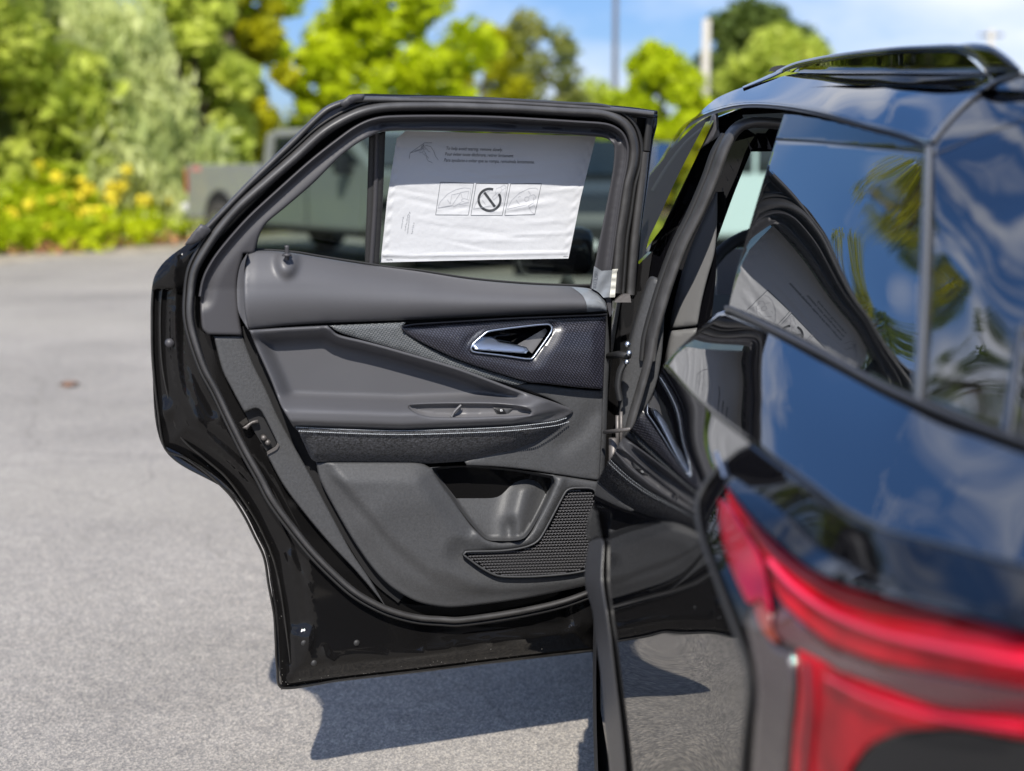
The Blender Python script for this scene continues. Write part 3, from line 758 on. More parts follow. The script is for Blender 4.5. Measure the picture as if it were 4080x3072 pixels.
# grille: staggered raised dashes with small hooks
gl_ = loop(GRL)
vs = []; fs = []
rowi = 0
for vv in np.arange(1950, 2300, 11.2):
    for uu in np.arange(1845, 2380, 13.0):
        u = uu + (rowi % 2) * 6.5 + (vv - 1950) * .08; v = vv - (uu - 2100) * .035
        q0 = np.array([[u, v]])
        if inside(q0, gl_)[0] and seg_dist(q0, gl_)[0] > 6:
            for q in (np.array([(u - 5.6, v + 1.6), (u + 3.6, v + 1.2), (u + 3.6, v - 1.8), (u - 5.6, v - 1.4)]), np.array([(u + 1.2, v + 4.6), (u + 4.6, v + 4.6), (u + 5.6, v - 3.6), (u + 2.6, v - 3.6)])):
                m_ = len(vs)
                vs += list(DOOR(q[:, 0], q[:, 1], .072)) + list(DOOR(q[:, 0], q[:, 1], .054))
                fs += [[m_, m_ + 1, m_ + 2, m_ + 3], [m_, m_ + 4, m_ + 5, m_ + 1], [m_ + 1, m_ + 5, m_ + 6, m_ + 2], [m_ + 2, m_ + 6, m_ + 7, m_ + 3], [m_ + 3, m_ + 7, m_ + 4, m_]]
    rowi += 1
o = mesh('speaker_grille', vs, fs, M_HARDL, door, False); o['kind'] = 'stuff'
# side strip with the latch cut-out
panel('side_trim_strip', M_HARD, [(851, 1339, 1), (966, 1337, 1), (1007, 1444), (1061, 1553), (1109, 1661), (1176, 1783), (1251, 1919), (1319, 2048), (1400, 2197), (1481, 2319), (1545, 2430, 1), (1500, 2372), (1414, 2271), (1312, 2163), (1210, 2041), (1129, 1932), (1063, 1812, 1), (1100, 1780, 1), (1103, 1762), (1043, 1642), (1020, 1627), (974, 1644, 1), (925, 1553), (885, 1471)], door, p=.030, rings=(2.5, 6), thick=.035, bev=(6, .006), step=14)
ribbon('trim_groove', M_VOID, [(966, 1300), (985, 1380), (1040, 1480), (1100, 1600), (1170, 1730), (1240, 1860), (1320, 2010), (1400, 2150), (1500, 2300), (1600, 2385)], [(-30, .010), (22, .012)], door)
lat = panel('door_latch', M_DARK, [(976, 1644, 1), (1020, 1627), (1043, 1642), (1102, 1763), (1098, 1776), (1061, 1797, 1), (1005, 1705)], door, p=.006, rings=(2,), thick=.02, step=12)
panel('latch_lip', M_STEEL, [(1063, 1800, 1), (1098, 1778), (1106, 1765), (1112, 1772), (1104, 1790), (1066, 1812, 1)], door, p=.036, rings=(2,), thick=.02, step=8)
panel('latch_catch', M_STEEL, [(965, 1705, 1), (1000, 1680), (1028, 1672), (1030, 1684), (1005, 1690), (985, 1712, 1)], door, p=.028, rings=(2,), thick=.02, step=8, bev=(4, .004))
for q in ((1048, 1742), (1064, 1760)):
    c = DOOR([q[0]], [q[1]], .014)[0]
    MB().tube([c, c + DN * .012], [.0065, .0055], 10).build('latch_bolt', M_STEEL, door, True, False)
for q in ((674, 1365),):
    c = DOOR([q[0]], [q[1]], -.012)[0]
    MB().tube([c, c + DN * .012], [.0095, .0085], 12).build('rubber_plug', M_FRAME, door, True, False)
HEM = [(752, 975), (680, 1028), (645, 1068), (618, 1118), (608, 1200), (607, 1350), (611, 1450), (627, 1607), (658, 1785), (740, 1826), (837, 1895), (920, 1975), (973, 2055), (1013, 2135), (1053, 2222), (1071, 2330), (1093, 2450), (1099, 2550), (1105, 2661), (1126, 2740), (1361, 2708), (1668, 2673), (1976, 2635), (2245, 2604), (2370, 2590)]
M_HEM = mat('hem_sealer', (0.014, 0.0135, 0.013), 0.28, coat=0.4, var=(30, 0.5, 3))
ribbon('hem_flange', M_HEM, HEM, [(-5, -.062), (-4, -.046), (3, -.042), (6, -.052)], door)
ribbon('sealer_bead', M_HEM, [(700, 1050), (660, 1100), (642, 1200), (640, 1350), (650, 1480), (680, 1620), (720, 1740), (820, 1830), (900, 1900), (975, 2000), (1040, 2110), (1090, 2230), (1120, 2360), (1140, 2500), (1160, 2660)], [(-6, -.05), (-3, -.031), (3, -.029), (6, -.05)], door)
for q in ((1210, 2560), (1250, 2640), (1420, 2560)):
    c = DOOR([q[0]], [q[1]], -.002)[0]
    MB().tube([c, c + DN * .005], [.008, .006], 12).build('rubber_plug', M_RUB, door, True, False)
# dust and water specks on the lower painted border
random.seed(5)
vs = []; fs = []
brd = np.array(catmull([(640, 1790), (736, 1830), (837, 1900), (925, 1985), (1000, 2090), (1050, 2210), (1075, 2325), (1100, 2450), (1112, 2600), (1125, 2735), (1361, 2705), (1668, 2670), (1976, 2632), (2245, 2600)], False, 6))
for i in range(120):
    q = brd[random.randrange(len(brd))] + np.array([random.gauss(12, 16), random.gauss(-8, 14)])
    if inside(q[None], shelln)[0]:
        s_ = random.uniform(.6, 1.5)
        c = DOOR([q[0]] * 4, [q[1]] * 4, -.02)[0]
        pq = np.array([q + [s_, 0], q + [0, s_], q - [s_, 0], q - [0, s_]])
        zz = float(shell_p(q[:1], q[1:], seg_dist(q[None], shelln))[0]) + .0025
        m_ = len(vs); vs += list(DOOR(pq[:, 0], pq[:, 1], zz)); fs.append([m_, m_ + 1, m_ + 2, m_ + 3])
o = mesh('dust_specks', vs, fs, mat('pale_dust', (0.25, 0.24, 0.22), 0.7), door, False); o['kind'] = 'stuff'

# ---------------- film sheet stuck on the window
film = empty('window_film_sheet', tuple(DOOR([1950], [1040], -.06)[0]), 'white protective film sheet with printed removal notes stuck on the open door window', 'film sheet')
FO = [(1581, 552, 1), (1617, 521, 1), (2374, 543, 1), (2363, 593, 1), (2314, 788, 1), (2290, 909, 1), (2265, 1030, 1), (1950, 1035, 1), (1740, 1040, 1), (1516, 1046, 1), (1530, 920, 1), (1543, 788, 1), (1562, 670, 1)]
rw = np.random.RandomState(4)
wr = [(rw.uniform(1500, 2350), rw.uniform(560, 1030), rw.uniform(-.25, .25), rw.uniform(40, 160), rw.uniform(5, 11), rw.uniform(-.0014, .0016)) for _ in range(60)]
def film_p(U, V, D):
    z = np.full(len(U), -0.062)
    for x, y, a, l, w_, h in wr:
        du = (U - x) * math.cos(a) + (V - y) * math.sin(a); dv = -(U - x) * math.sin(a) + (V - y) * math.cos(a)
        z = z + h * np.exp(-(du / l)**2 - (dv / w_)**2)
    fold = np.interp(U, [1516, 1640, 1800, 2270], [1017, 1020, 1016, 1006])
    z = z + .0022 * np.exp(-((V - fold) / 5)**2) - .0018 * np.exp(-((V - fold - 9) / 5)**2)
    z = z + .0015 * np.exp(-((D - 16) / 6)**2) * np.sin(V / 8.0)
    return z
panel('film_surface', M_PAPER, FO, film, p=film_p, step=7, rings=(2,), thick=.0008, per=14)
IKP = 0.0
def ink(U, V):
    U = np.asarray(U, float); V = np.asarray(V, float)
    return (film_p(U, V, seg_dist(np.c_[U, V], fon)) + .0007) if IKP == 0.0 else np.full(len(U), IKP)
fon = np.array([q[:2] for q in FO], float)
def text(name, body, u, v, du, dv, size, m, parent, shear=0.0, up=None, extr=.0):
    """flat print: glyph outlines laid on the sheet; (u, v) baseline start, (du, dv) baseline direction"""
    c = bpy.data.curves.new(name, 'FONT'); c.body = body; c.size = 1.0; c.resolution_u = 2
    t = bpy.data.objects.new(name, c); col.objects.link(t)
    dg = bpy.context.evaluated_depsgraph_get(); ev = t.evaluated_get(dg); me = ev.to_mesh()
    V = np.array([v_.co[:2] for v_ in me.vertices]); F = [list(p_.vertices) for p_ in me.polygons]
    ev.to_mesh_clear(); bpy.data.objects.remove(t); bpy.data.curves.remove(c)
    b = np.array([du, dv]) / math.hypot(du, dv); n = np.array(up if up is not None else (b[1] * 1.0, -b[0]))
    width = V[:, 0].max()
    sx = math.hypot(du, dv) / width
    Q = np.array([u, v]) + V[:, :1] * sx * b + V[:, 1:2] * size * n
    return mesh(name, DOOR(Q[:, 0], Q[:, 1], ink(Q[:, 0], Q[:, 1])), F, m, parent, False)
UPV = (0.19, -0.98)
text('printed_notice', 'To help avoid tearing, remove slowly.', 1776, 597, 226, 6, 20, M_INK3, film, up=UPV)
text('printed_notice', 'Pour éviter toute déchirure, retirer lentement.', 1772, 620, 274, 7, 20, M_INK3, film, up=UPV)
text('printed_notice', 'Para ayudarse a evitar que se rompa, remuévala lentamente.', 1768, 644, 361, 8, 20, M_INK3, film, up=UPV)
text('part_number', '195479L', 1536, 1038, 29, 0, 9, M_INK, film, up=UPV)
text('part_number', '44876', 2244, 1024, 18, 0, 7, M_INK, film, up=UPV)
def line(pts, wd, m=M_INK2, name='printed_line', close=False, smooth=False):
    if not smooth:
        q = [np.array(pts[0], float)]
        for a, b in zip(pts, pts[1:]):
            a, b = np.array(a, float), np.array(b, float); k = max(1, int(np.linalg.norm(b - a) / 5))
            q += [a + (b - a) * (i + 1) / k for i in range(k)]
        pts = q
    return ribbon(name, m, pts, [(-wd / 2, 0), (wd / 2, 0)], film, closed=close, raw=not smooth, per=4, p0=lambda U, V, D: ink(U, V))
def z1(x, y): return (1680 + x / 4.096, 700 + y / 4.096)
def z3(x, y): return (1580 + x / 11.9, 540 + y / 11.9)
for q in ([(305, 108), (852, 122), (762, 642), (228, 638)], [(890, 124), (1414, 130), (1316, 648), (804, 646)], [(1452, 132), (1955, 128), (1846, 634), (1356, 646)]):
    P = [z1(*a) for a in q]
    line([P[0], P[1]], 2.6, M_INK, 'diagram_border'); line([P[1], P[2]], 1.8, M_INK, 'diagram_border'); line([P[2], P[3]], 1.8, M_INK, 'diagram_border'); line([P[3], P[0]], 1.8, M_INK, 'diagram_border')
cen = (1108, 392)
th = np.linspace(-0.55, 5.05, 60)
line([z1(cen[0] + 178 * math.cos(t) * 1.0, cen[1] + 178 * math.sin(t)) for t in th], 9.5, M_INK3, 'prohibition_ring')
line([z1(1022, 272), z1(1195, 505)], 10, M_INK3, 'prohibition_bar')
for q in ([(262, 535), (300, 430), (420, 300), (560, 225), (700, 195), (790, 205), (805, 240), (780, 390)], [(262, 535), (500, 490)], [(262, 520), (505, 480)], [(505, 470), (640, 270), (770, 250), (745, 380)], [(505, 470), (520, 505), (650, 430)],
          [(470, 450), (490, 310), (620, 285)], [(415, 390), (470, 460)], [(640, 285), (665, 375)], [(645, 395), (690, 370), (770, 395), (770, 430), (700, 430), (650, 410), (645, 395)], [(610, 465), (780, 440)],
          [(845, 545), (900, 420), (1010, 300), (1120, 235)], [(845, 545), (1130, 490)], [(990, 400), (1045, 475)], [(1155, 355), (1240, 270), (1270, 310), (1175, 395), (1155, 355)], [(1200, 290), (1220, 210), (1290, 185), (1310, 240), (1260, 310)],
          [(1290, 185), (1345, 145), (1385, 190), (1310, 235)], [(1380, 190), (1330, 440), (1290, 450)], [(1395, 545), (1470, 400), (1600, 280), (1760, 205), (1860, 200), (1900, 225)], [(1395, 545), (1720, 470)], [(1540, 395), (1600, 475)], [(1740, 245), (1780, 310)],
          [(1575, 350), (1600, 338), (1620, 345)], [(1685, 360), (1720, 340), (1755, 355), (1745, 400), (1705, 425), (1680, 395), (1685, 360)], [(1750, 335), (1830, 305), (1865, 345), (1845, 385), (1815, 380)], [(1755, 420), (1765, 470), (1820, 440), (1830, 350)],
          [(1740, 490), (1830, 440), (1835, 480), (1755, 520), (1740, 490)], [(1755, 520), (1790, 590), (1850, 630)], [(1835, 480), (1860, 540)]):
    line([z1(*a) for a in q], 1.15, M_INK2)
for q, wd in (([(600, 1100), (640, 830), (1330, 345), (1680, 345)], 1.5), ([(660, 820), (1080, 700), (1250, 640), (1300, 400)], 1.5), ([(860, 735), (1140, 640), (1200, 480)], 1.2), ([(1300, 520), (1400, 470), (1620, 520), (1760, 740), (1860, 1010), (1980, 1150)], 1.3),
              ([(1280, 640), (1330, 560), (1410, 610), (1520, 760), (1600, 775)], 1.2), ([(1270, 650), (1310, 690), (1390, 625)], 1.0), ([(1110, 740), (1100, 800), (1160, 815), (1240, 780), (1270, 700), (1370, 830), (1420, 960), (1520, 1080)], 1.2),
              ([(1235, 790), (1270, 890), (1310, 910), (1360, 850)], 1.0), ([(1325, 920), (1370, 965), (1420, 960)], 1.0), ([(1440, 990), (1430, 1090), (1500, 1210), (1650, 1260), (1700, 1310)], 1.3)):
    line([z3(*a) for a in q], wd, M_INK)
panel('printed_peel_corner', M_INK2, [(*z3(1210, 470), 1), (*z3(1310, 400), 1), (*z3(1270, 600), 1), (*z3(1190, 700), 1), (*z3(860, 760), 1), (*z3(1140, 650), 1)], film, p=lambda U, V, D: ink(U, V), rings=(), thick=0, step=9)
# faint stamped code running down the left margin
rs = random.Random(3)
vs = []; fs = []
for (x0, y0, x1, y1, n_) in ((1633, 845, 1623, 935, 15), (1607, 868, 1598, 914, 8), (1626, 855, 1613, 925, 12), (1649, 890, 1640, 938, 6)):
    for i in range(n_):
        t = i / n_
        x = x0 + (x1 - x0) * t; y = y0 + (y1 - y0) * t
        for _ in range(2):
            a = rs.uniform(0, 3.14); l = rs.uniform(1.2, 2.6); xx = x + rs.uniform(-1.6, 1.6); yy = y + rs.uniform(-1.6, 1.6)
            dx, dy = math.cos(a) * l, math.sin(a) * l; nx, ny = -math.sin(a) * .45, math.cos(a) * .45
            q = np.array([(xx - dx + nx, yy - dy + ny), (xx + dx + nx, yy + dy + ny), (xx + dx - nx, yy + dy - ny), (xx - dx - nx, yy - dy - ny)])
            m_ = len(vs); vs += list(DOOR(q[:, 0], q[:, 1], ink(q[:, 0], q[:, 1]))); fs.append([m_, m_ + 1, m_ + 2, m_ + 3])
mesh('faded_stamp', vs, fs, M_INK, film, False)['kind'] = 'stuff'
# ---------------- tapes
tp = empty('clear_tape_strip', tuple(DOOR([2395], [1190], .05)[0]), 'clear tape strip wrapped round the front window post of the open door', 'tape')
panel('tape_surface', M_TAPE, [(2367, 1060, 1), (2397, 1079, 1), (2440, 1076, 1), (2430, 1184, 1), (2404, 1186, 1), (2385, 1165), (2357, 1149, 1)], tp, p=lambda U, V, D: .0535 + .0012 * np.sin((U + V * .6) / 9.0), rings=(2,), thick=.001, step=6)
panel('tape_fold', M_TAPEW, [(2440, 1073, 1), (2463, 1071, 1), (2458, 1085, 1), (2450, 1184, 1), (2429, 1185, 1)], tp, p=lambda U, V, D: .056 + .0015 * np.sin(V / 5.0), rings=(2,), thick=.001, step=6)
IKP = .0575
text('handwritten_code', '6T30', 2371, 1078, -10, 68, 20, M_INK, tp, up=(1, .15))
tp2 = empty('clear_tape_patch', tuple(DOOR([2380], [1240], .09)[0]), 'clear protective patch on the front end of the grey door ledge', 'tape')
def p2(U, V, D): return pad_p(U, V, D) + .0016
panel('tape_surface', M_TAPE, [(2276, 1143, 1), (2350, 1151), (2382, 1167), (2410, 1195), (2418, 1228), (2416, 1238, 1), (2338, 1243, 1), (2336, 1210), (2318, 1175)], tp2, p=lambda U, V, D: pad_p(U, V, D) + .0030, rings=(2,), thick=.0008, step=7)

# ================================================================== BODY (quarter, roof, glass, lamps)
S_GLASS = TPS([(2893, 1227, 2.473), (3060, 1300, 2.226), (3277, 1409, 1.963), (3500, 1529, 1.756), (3654, 1590, 1.648), (3130, 436, 2.724), (3400, 500, 2.282), (3693, 600, 1.94), (3675, 1090, 1.808), (3010, 830, 2.598), (3330, 900, 2.154), (3200, 1150, 2.155), (3480, 1250, 1.868), (3500, 800, 2.049)])
S_ROOF = TPS([(2585, 701, 4.4), (2712, 517, 3.9), (2788, 457, 3.5), (2897, 422, 3.1), (3005, 411, 2.95), (3129, 425, 2.71), (3293, 444, 2.44), (3440, 486, 2.24), (3586, 525, 2.07), (3703, 564, 1.945),
              (3000, 335, 3.35), (3195, 290, 3.08), (3440, 276, 2.68), (3635, 280, 2.43), (3879, 288, 2.16), (4064, 281, 1.99), (3300, 350, 2.66), (3550, 400, 2.26), (3750, 450, 2.05), (2760, 470, 3.7)])
S_TG = TPS([(3700, 590, 1.935), (3950, 330, 2.05), (4080, 281, 1.97), (4200, 400, 1.87), (4200, 800, 1.74), (3950, 560, 1.90), (3665, 1590, 1.645), (3684, 1090, 1.80), (3900, 1100, 1.66), (3860, 1670, 1.545), (4030, 1733, 1.46), (4060, 1330, 1.53), (4250, 1350, 1.45), (4250, 1800, 1.36)])
belt = [(2870, 1236), (2893, 1240), (3060, 1312), (3277, 1424), (3500, 1542), (3654, 1610), (3830, 1680), (4030, 1753), (4260, 1830)]
crease = [(2640, 1462), (2788, 1605), (2924, 1713), (3060, 1816), (3222, 1930), (3346, 2025), (3507, 2109), (3748, 2172), (4080, 2262), (4260, 2310)]
SHC = [(2893, 1240, 2.456), (3060, 1312, 2.185), (3277, 1424, 1.957), (3500, 1542, 1.754), (3654, 1610, 1.647), (3830, 1680, 1.56), (4030, 1753, 1.463), (4260, 1830, 1.365), (2660, 1476, 2.384), (2788, 1607, 2.086), (2924, 1715, 1.893), (3060, 1818, 1.742), (3222, 1932, 1.607), (3507, 2109, 1.429), (3748, 2172, 1.343), (4080, 2262, 1.238), (4260, 2310, 1.199), (2790, 1400, 2.309), (2900, 1500, 2.099), (3050, 1600, 1.9), (3250, 1700, 1.735), (3500, 1850, 1.554), (3800, 1950, 1.421), (4100, 2030, 1.321), (2760, 1340, 2.433), (2990, 1430, 2.1)]
S_SH = TPS(SHC)
CR = SHC[8:17]
S_SIDE = TPS([(2660, 1476, 2.40), (2788, 1607, 2.105), (2924, 1715, 1.896), (2990, 1768, 1.801), (2380, 1921, 2.537), (2380, 2150, 2.381), (2400, 2450, 2.289), (2430, 2750, 2.281), (2460, 3150, 2.335), (2650, 1700, 2.224), (2600, 1950, 2.096), (2600, 2250, 1.98), (2650, 2550, 1.916), (2690, 2850, 1.895), (2700, 3150, 1.945), (2860, 1860, 1.842), (2790, 1990, 1.82), (2800, 2150, 1.751), (2870, 2350, 1.657), (2950, 2560, 1.587), (2985, 2760, 1.563), (2950, 3150, 1.636), (2510, 1712, 2.461)])
def sideY(u, v):
    return float(S_SIDE([u], [v], 0)[0][1])
# roof
roof = panel('roof', M_PAINT, [(2585, 705, 1), (2625, 647), (2690, 565), (2760, 478), (2843, 400), (2900, 370), (2978, 341), (3000, 337), (3195, 288), (3440, 272), (3635, 275), (3879, 284), (4064, 278, 1), (4000, 302), (3930, 345), (3870, 395), (3790, 475), (3720, 552), (3706, 566, 1), (3586, 527), (3440, 488), (3293, 446), (3146, 419), (3005, 411), (2897, 424), (2788, 464), (2712, 522), (2650, 610), (2600, 700)],
             car, surf=S_ROOF, step=14, rings=(3, 8), thick=.03, bev=(10, .006))
def RSURF(U, V, P):
    Y = S_ROOF(U, np.maximum(V, 285), P)[:, 1]; d = rays(U, V)
    return ORG[None] + d * (Y / d[:, 1])[:, None]
RC = [(2960, 350), (3060, 308), (3140, 270), (3195, 253), (3342, 226), (3537, 204), (3700, 196), (3820, 196), (3900, 226), (3950, 262)]
rw_ = lambda a: (lambda t: a * np.interp(t, [0, .25, .6, .85, 1], [.35, .8, 1.0, 1.15, 1.1]))
rail = ribbon('roof_rail', M_GLOSS, RC, [(rw_(-16), .0), (rw_(-15), .02), (rw_(-9), .034), (rw_(0), .038), (rw_(9), .034), (rw_(15), .02), (rw_(16), .0)], car, surf=RSURF)
panel('roof_rail_foot', M_GLOSS, [(3812, 178, 1), (3879, 171), (3952, 183), (4025, 232), (4069, 276, 1), (4066, 290, 1), (3930, 286, 1), (3900, 252), (3860, 215)], rail, surf=RSURF, p=.045, step=8, rings=(3, 8, 14), thick=.08, bev=(26, .04))
panel('rail_gap_reflector', M_GLOSS, [(3150, 288, 1), (3195, 262), (3342, 236), (3537, 214), (3800, 205), (3850, 222), (3925, 290, 1), (3600, 290), (3300, 291)], rail, surf=RSURF, p=.012, step=16, rings=(), thick=.01)  # added gloss sheet closing the rail gap, so it mirrors darker scenery
panel('antenna_fin', M_DARK, [(3062, 285, 1), (3075, 268), (3110, 260), (3140, 262, 1), (3150, 285, 1)], car, surf=lambda U, V, P: np.array([atY(u, v, 3.45 - float(q)) for u, v, q in zip(U, V, np.broadcast_to(P, (len(U),)))]), step=12, rings=(3,), thick=.03)
# dark gap between roof and side
gap = [(2600, 705), (2712, 524), (2788, 466), (2897, 428), (3005, 416), (3146, 427), (3293, 455), (3440, 497), (3586, 536), (3700, 577)]
ribbon('roof_gutter', M_DARK, gap, [(-9, .004), (-7, -.01), (9, -.01), (12, .0)], car, surf=S_ROOF)
ribbon('roof_gutter_lip', M_CHROME if False else M_GLOSS, gap, [(-8, .005), (-4, .007), (-1, .004)], car, surf=S_ROOF)
# quarter glass area
up = [(3130, 436, 1), (3293, 466), (3440, 505), (3586, 544), (3690, 588, 1), (3694, 605, 1), (3560, 592), (3415, 577), (3250, 560), (3093, 549, 1)]
panel('quarter_trim', M_GLOSS, up, car, surf=S_GLASS, step=14, rings=(3,), thick=.02, bev=(6, .002))
qg = panel('quarter_glass', M_PRIV, [(3091, 560, 1), (3250, 570), (3415, 586), (3560, 600), (3688, 616, 1), (3684, 800), (3676, 1100), (3664, 1400), (3650, 1580, 1), (3500, 1519), (3277, 1399), (3060, 1290), (2905, 1222, 1), (2938, 1075), (2995, 875), (3050, 690)],
           car, surf=S_GLASS, step=16, rings=(3,), thick=.02, bev=(6, .002), p=-.003)
ribbon('quarter_glass_seal', M_RUB, [(3091, 555), (3250, 565), (3415, 582), (3560, 597), (3692, 612)], [(-5, -.006), (5, -.006)], car, surf=S_GLASS)
S_BELT = TPS([(2893, 1240, 2.445), (3060, 1312, 2.175), (3277, 1424, 1.945), (3500, 1542, 1.742), (3654, 1610, 1.635), (3830, 1680, 1.55), (4030, 1753, 1.453), (4260, 1830, 1.355)])
ribbon('belt_moulding', M_CLAD, [(2886, 1232), (2905, 1232), (3060, 1303), (3277, 1411), (3500, 1531), (3654, 1600), (3830, 1671), (4030, 1743), (4260, 1820)], [(-15, .0), (-12, .007), (-2, .010), (6, .008), (12, .004), (17, -.02)], car, surf=lambda U, V, P: S_BELT(U, V, P))
# front face of the quarter panel at the door opening
# tailgate side
tg = panel('tailgate', M_PAINT, [(3703, 590, 1), (3760, 500), (3830, 425), (3900, 365), (3960, 325), (4062, 292, 1), (4300, 300, 1), (4300, 1370, 1), (4062, 1340, 1), (4045, 1500), (4010, 1722, 1), (3830, 1655), (3672, 1590, 1), (3688, 1300), (3700, 900)], car, surf=S_TG, step=18, rings=(4, 12), thick=.03, bev=(16, .008))
ribbon('tailgate_gap', M_DARK, [(4060, 281), (3960, 318), (3890, 362), (3820, 425), (3755, 500), (3698, 585)], [(-7, -.006), (7, -.006)], car, surf=S_TG)
ribbon('tailgate_edge_strip', M_SATIN, [(3698, 580), (3696, 700), (3690, 900), (3680, 1200), (3668, 1450), (3656, 1596)], [(-15, -.004), (-11, .006), (0, .010), (10, .006), (14, -.004)], car, surf=S_TG)
ribbon('spoiler_seam', M_DARK, [(3712, 618), (3780, 592), (3900, 540), (4080, 480), (4300, 420)], [(-4, .001), (0, -.001), (4, .001)], tg, surf=S_TG)
ribbon('spoiler_roof_lip', M_SATIN, [(3712, 560), (3760, 500), (3830, 425), (3900, 365), (3960, 325), (4062, 290)], [(-8, .002), (-3, .009), (5, .009), (10, .002)], tg, surf=S_TG)
bl = panel('rear_window', M_PRIV, [(4072, 1345, 1), (4300, 1372, 1), (4300, 1800, 1), (4040, 1725, 1)], car, surf=S_TG, p=-.01, step=30, rings=(), thick=.01)
ribbon('rear_window_strip', M_SATIN, [(4078, 1290), (4062, 1400), (4048, 1520), (4034, 1650), (4024, 1735)], [(-7, .0), (-4, .006), (4, .006), (7, .0)], car, surf=S_TG)
# shoulder
sh_out = [(2893, 1240, 1)] + belt[2:-1] + [(4260, 1830, 1), (4260, 2310, 1)] + crease[::-1][1:-1] + [(2645, 1461, 1), (2652, 1448), (2700, 1390), (2790, 1310), (2862, 1245, 1)]
panel('rear_shoulder', M_PAINT, sh_out, car, surf=S_SH, step=16, rings=(4, 10, 18), thick=.02, bev=(18, .010))
# side below the crease
seam = [(2990, 1762), (2925, 1800), (2860, 1860), (2800, 1940), (2775, 2010), (2790, 2130), (2860, 2330), (2930, 2520), (2972, 2650), (2985, 2760), (2970, 2900), (2955, 3072), (2950, 3180)]
side_o = [(2645, 1463, 1), (2788, 1609), (2924, 1717), (2990, 1768, 1)] + seam[1:-1] + [(2950, 3180, 1), (2520, 3180, 1), (2495, 3071), (2478, 2900), (2455, 2740), (2436, 2579), (2416, 2450), (2396, 2309), (2390, 2200), (2372, 2090), (2366, 2010), (2380, 1921), (2430, 1831), (2470, 1763), (2510, 1712), (2560, 1644), (2596, 1590), (2620, 1530)]
sd = panel('rear_quarter_panel', M_PAINT, side_o, car, surf=S_SIDE, step=12, rings=(3, 8, 14), thick=0.0)
# wheel-arch cladding
clad_o = [(2348, 2151, 1), (2393, 2138, 1), (2406, 2160), (2402, 2309), (2422, 2450), (2440, 2579), (2459, 2740), (2479, 2900), (2495, 3071), (2500, 3180, 1), (2436, 3180, 1), (2429, 3071), (2412, 2900), (2396, 2707), (2377, 2566), (2361, 2437), (2334, 2341), (2331, 2270)]
CLK = []
for lu, ru, v in ((2348, 2406, 2151), (2333, 2404, 2310), (2361, 2420, 2437), (2377, 2438, 2566), (2396, 2457, 2740), (2412, 2479, 2900), (2436, 2500, 3150)):
    yr = sideY(ru + 25, v)
    CLK += [(ru, v, yr + .01), (lu, v, yr + .15)]
S_CL = TPS(CLK)
panel('wheel_arch_trim', M_CLAD, clad_o, car, surf=S_CL, step=10, rings=(3, 8), thick=.06, bev=(12, .02))
panel('door_jamb_lower', M_PAINTIN, [(2366, 2010, 1), (2345, 2050), (2335, 2130), (2348, 2160, 1), (2400, 2140, 1), (2390, 2080), (2380, 2030)], car, surf=S_CL, step=10, rings=(3,), thick=.06, bev=(8, .01))
# tail lamp and dark rear band
LQ = [(2990, 1770), (2800, 1960), (2795, 2150), (2865, 2350), (2945, 2560), (2980, 2750), (2955, 3072), (2955, 3170)]
LK = [(u, v, sideY(u, v)) for u, v in LQ]
print('seam', [round(c[2], 2) for c in LK])
y0 = LK[4][2]
S_LAMP = TPS(LK + CR[4:] + [(3306, 2206, CR[4][2] - .10), (3507, 2302, CR[5][2] - .06), (4080, 2447, CR[7][2] - .07), (4080, 2600, CR[7][2] - .10), (3177, 2600, y0 - .10), (3500, 2700, y0 - .28), (4080, 2866, y0 - .44), (3160, 3072, y0 - .09), (3500, 3072, y0 - .26), (4080, 3100, y0 - .42)])
lamp = panel('tail_lamp', M_GLOSS, [(2990, 1768, 1), (3060, 1820), (3222, 1934), (3346, 2030), (3507, 2113), (3748, 2176), (4080, 2266), (4260, 2312, 1), (4260, 3180, 1), (2955, 3180, 1)] + seam[::-1][1:-1] , car, surf=S_LAMP, step=20, rings=(4, 12), thick=.02, bev=(14, .008))
lamp['label'] = 'red tail lamp with smoked outer lens under a gloss black band'
panel('sky_mirror_strip', M_GLOSS, [(2900, 1895, 1), (2968, 1900), (3145, 2061), (3306, 2206), (3507, 2302), (3668, 2383), (4080, 2447), (4250, 2460, 1), (4250, 2530, 1), (4080, 2512), (3708, 2415), (3507, 2367), (3346, 2318), (3185, 2230), (3024, 2085), (2890, 1926, 1)], lamp, surf=TPS([(u, v, float(S_LAMP([u], [v], dp)[0][1])) for u, v, dp in ((2900, 1905, .01), (3145, 2061, .01), (3306, 2206, .01), (3507, 2302, .01), (4080, 2447, .01), (4250, 2460, .01), (3024, 2085, .05), (3185, 2230, .05), (3346, 2318, .05), (3507, 2367, .05), (4080, 2512, .05), (4250, 2530, .05))]), step=14, rings=(4,), thick=.02, bev=(8, .004))  # gloss black facet tilted upward; its blue is only mirrored sky
panel('upper_red_lens', M_RED, [(2893, 1930, 1), (3024, 2092), (3185, 2238), (3346, 2326), (3507, 2375), (3708, 2423), (4080, 2520), (4250, 2550, 1), (4250, 2770, 1), (4080, 2737), (3588, 2656), (3346, 2584), (3225, 2503), (3105, 2383), (3040, 2206), (2960, 2080), (2905, 2000)], lamp, surf=S_LAMP, p=.014, step=16, rings=(4, 12), thick=.02, bev=(20, .008))
panel('side_red_lens', M_RED2, [(2862, 1985, 1), (2905, 2010), (2955, 2090), (3030, 2215), (3060, 2330), (3075, 2440), (3070, 2500, 1), (3030, 2395), (2985, 2405), (2950, 2350), (2900, 2230), (2868, 2100)], lamp, surf=S_LAMP, p=.010, step=14, rings=(4,), thick=.02, bev=(10, .005))
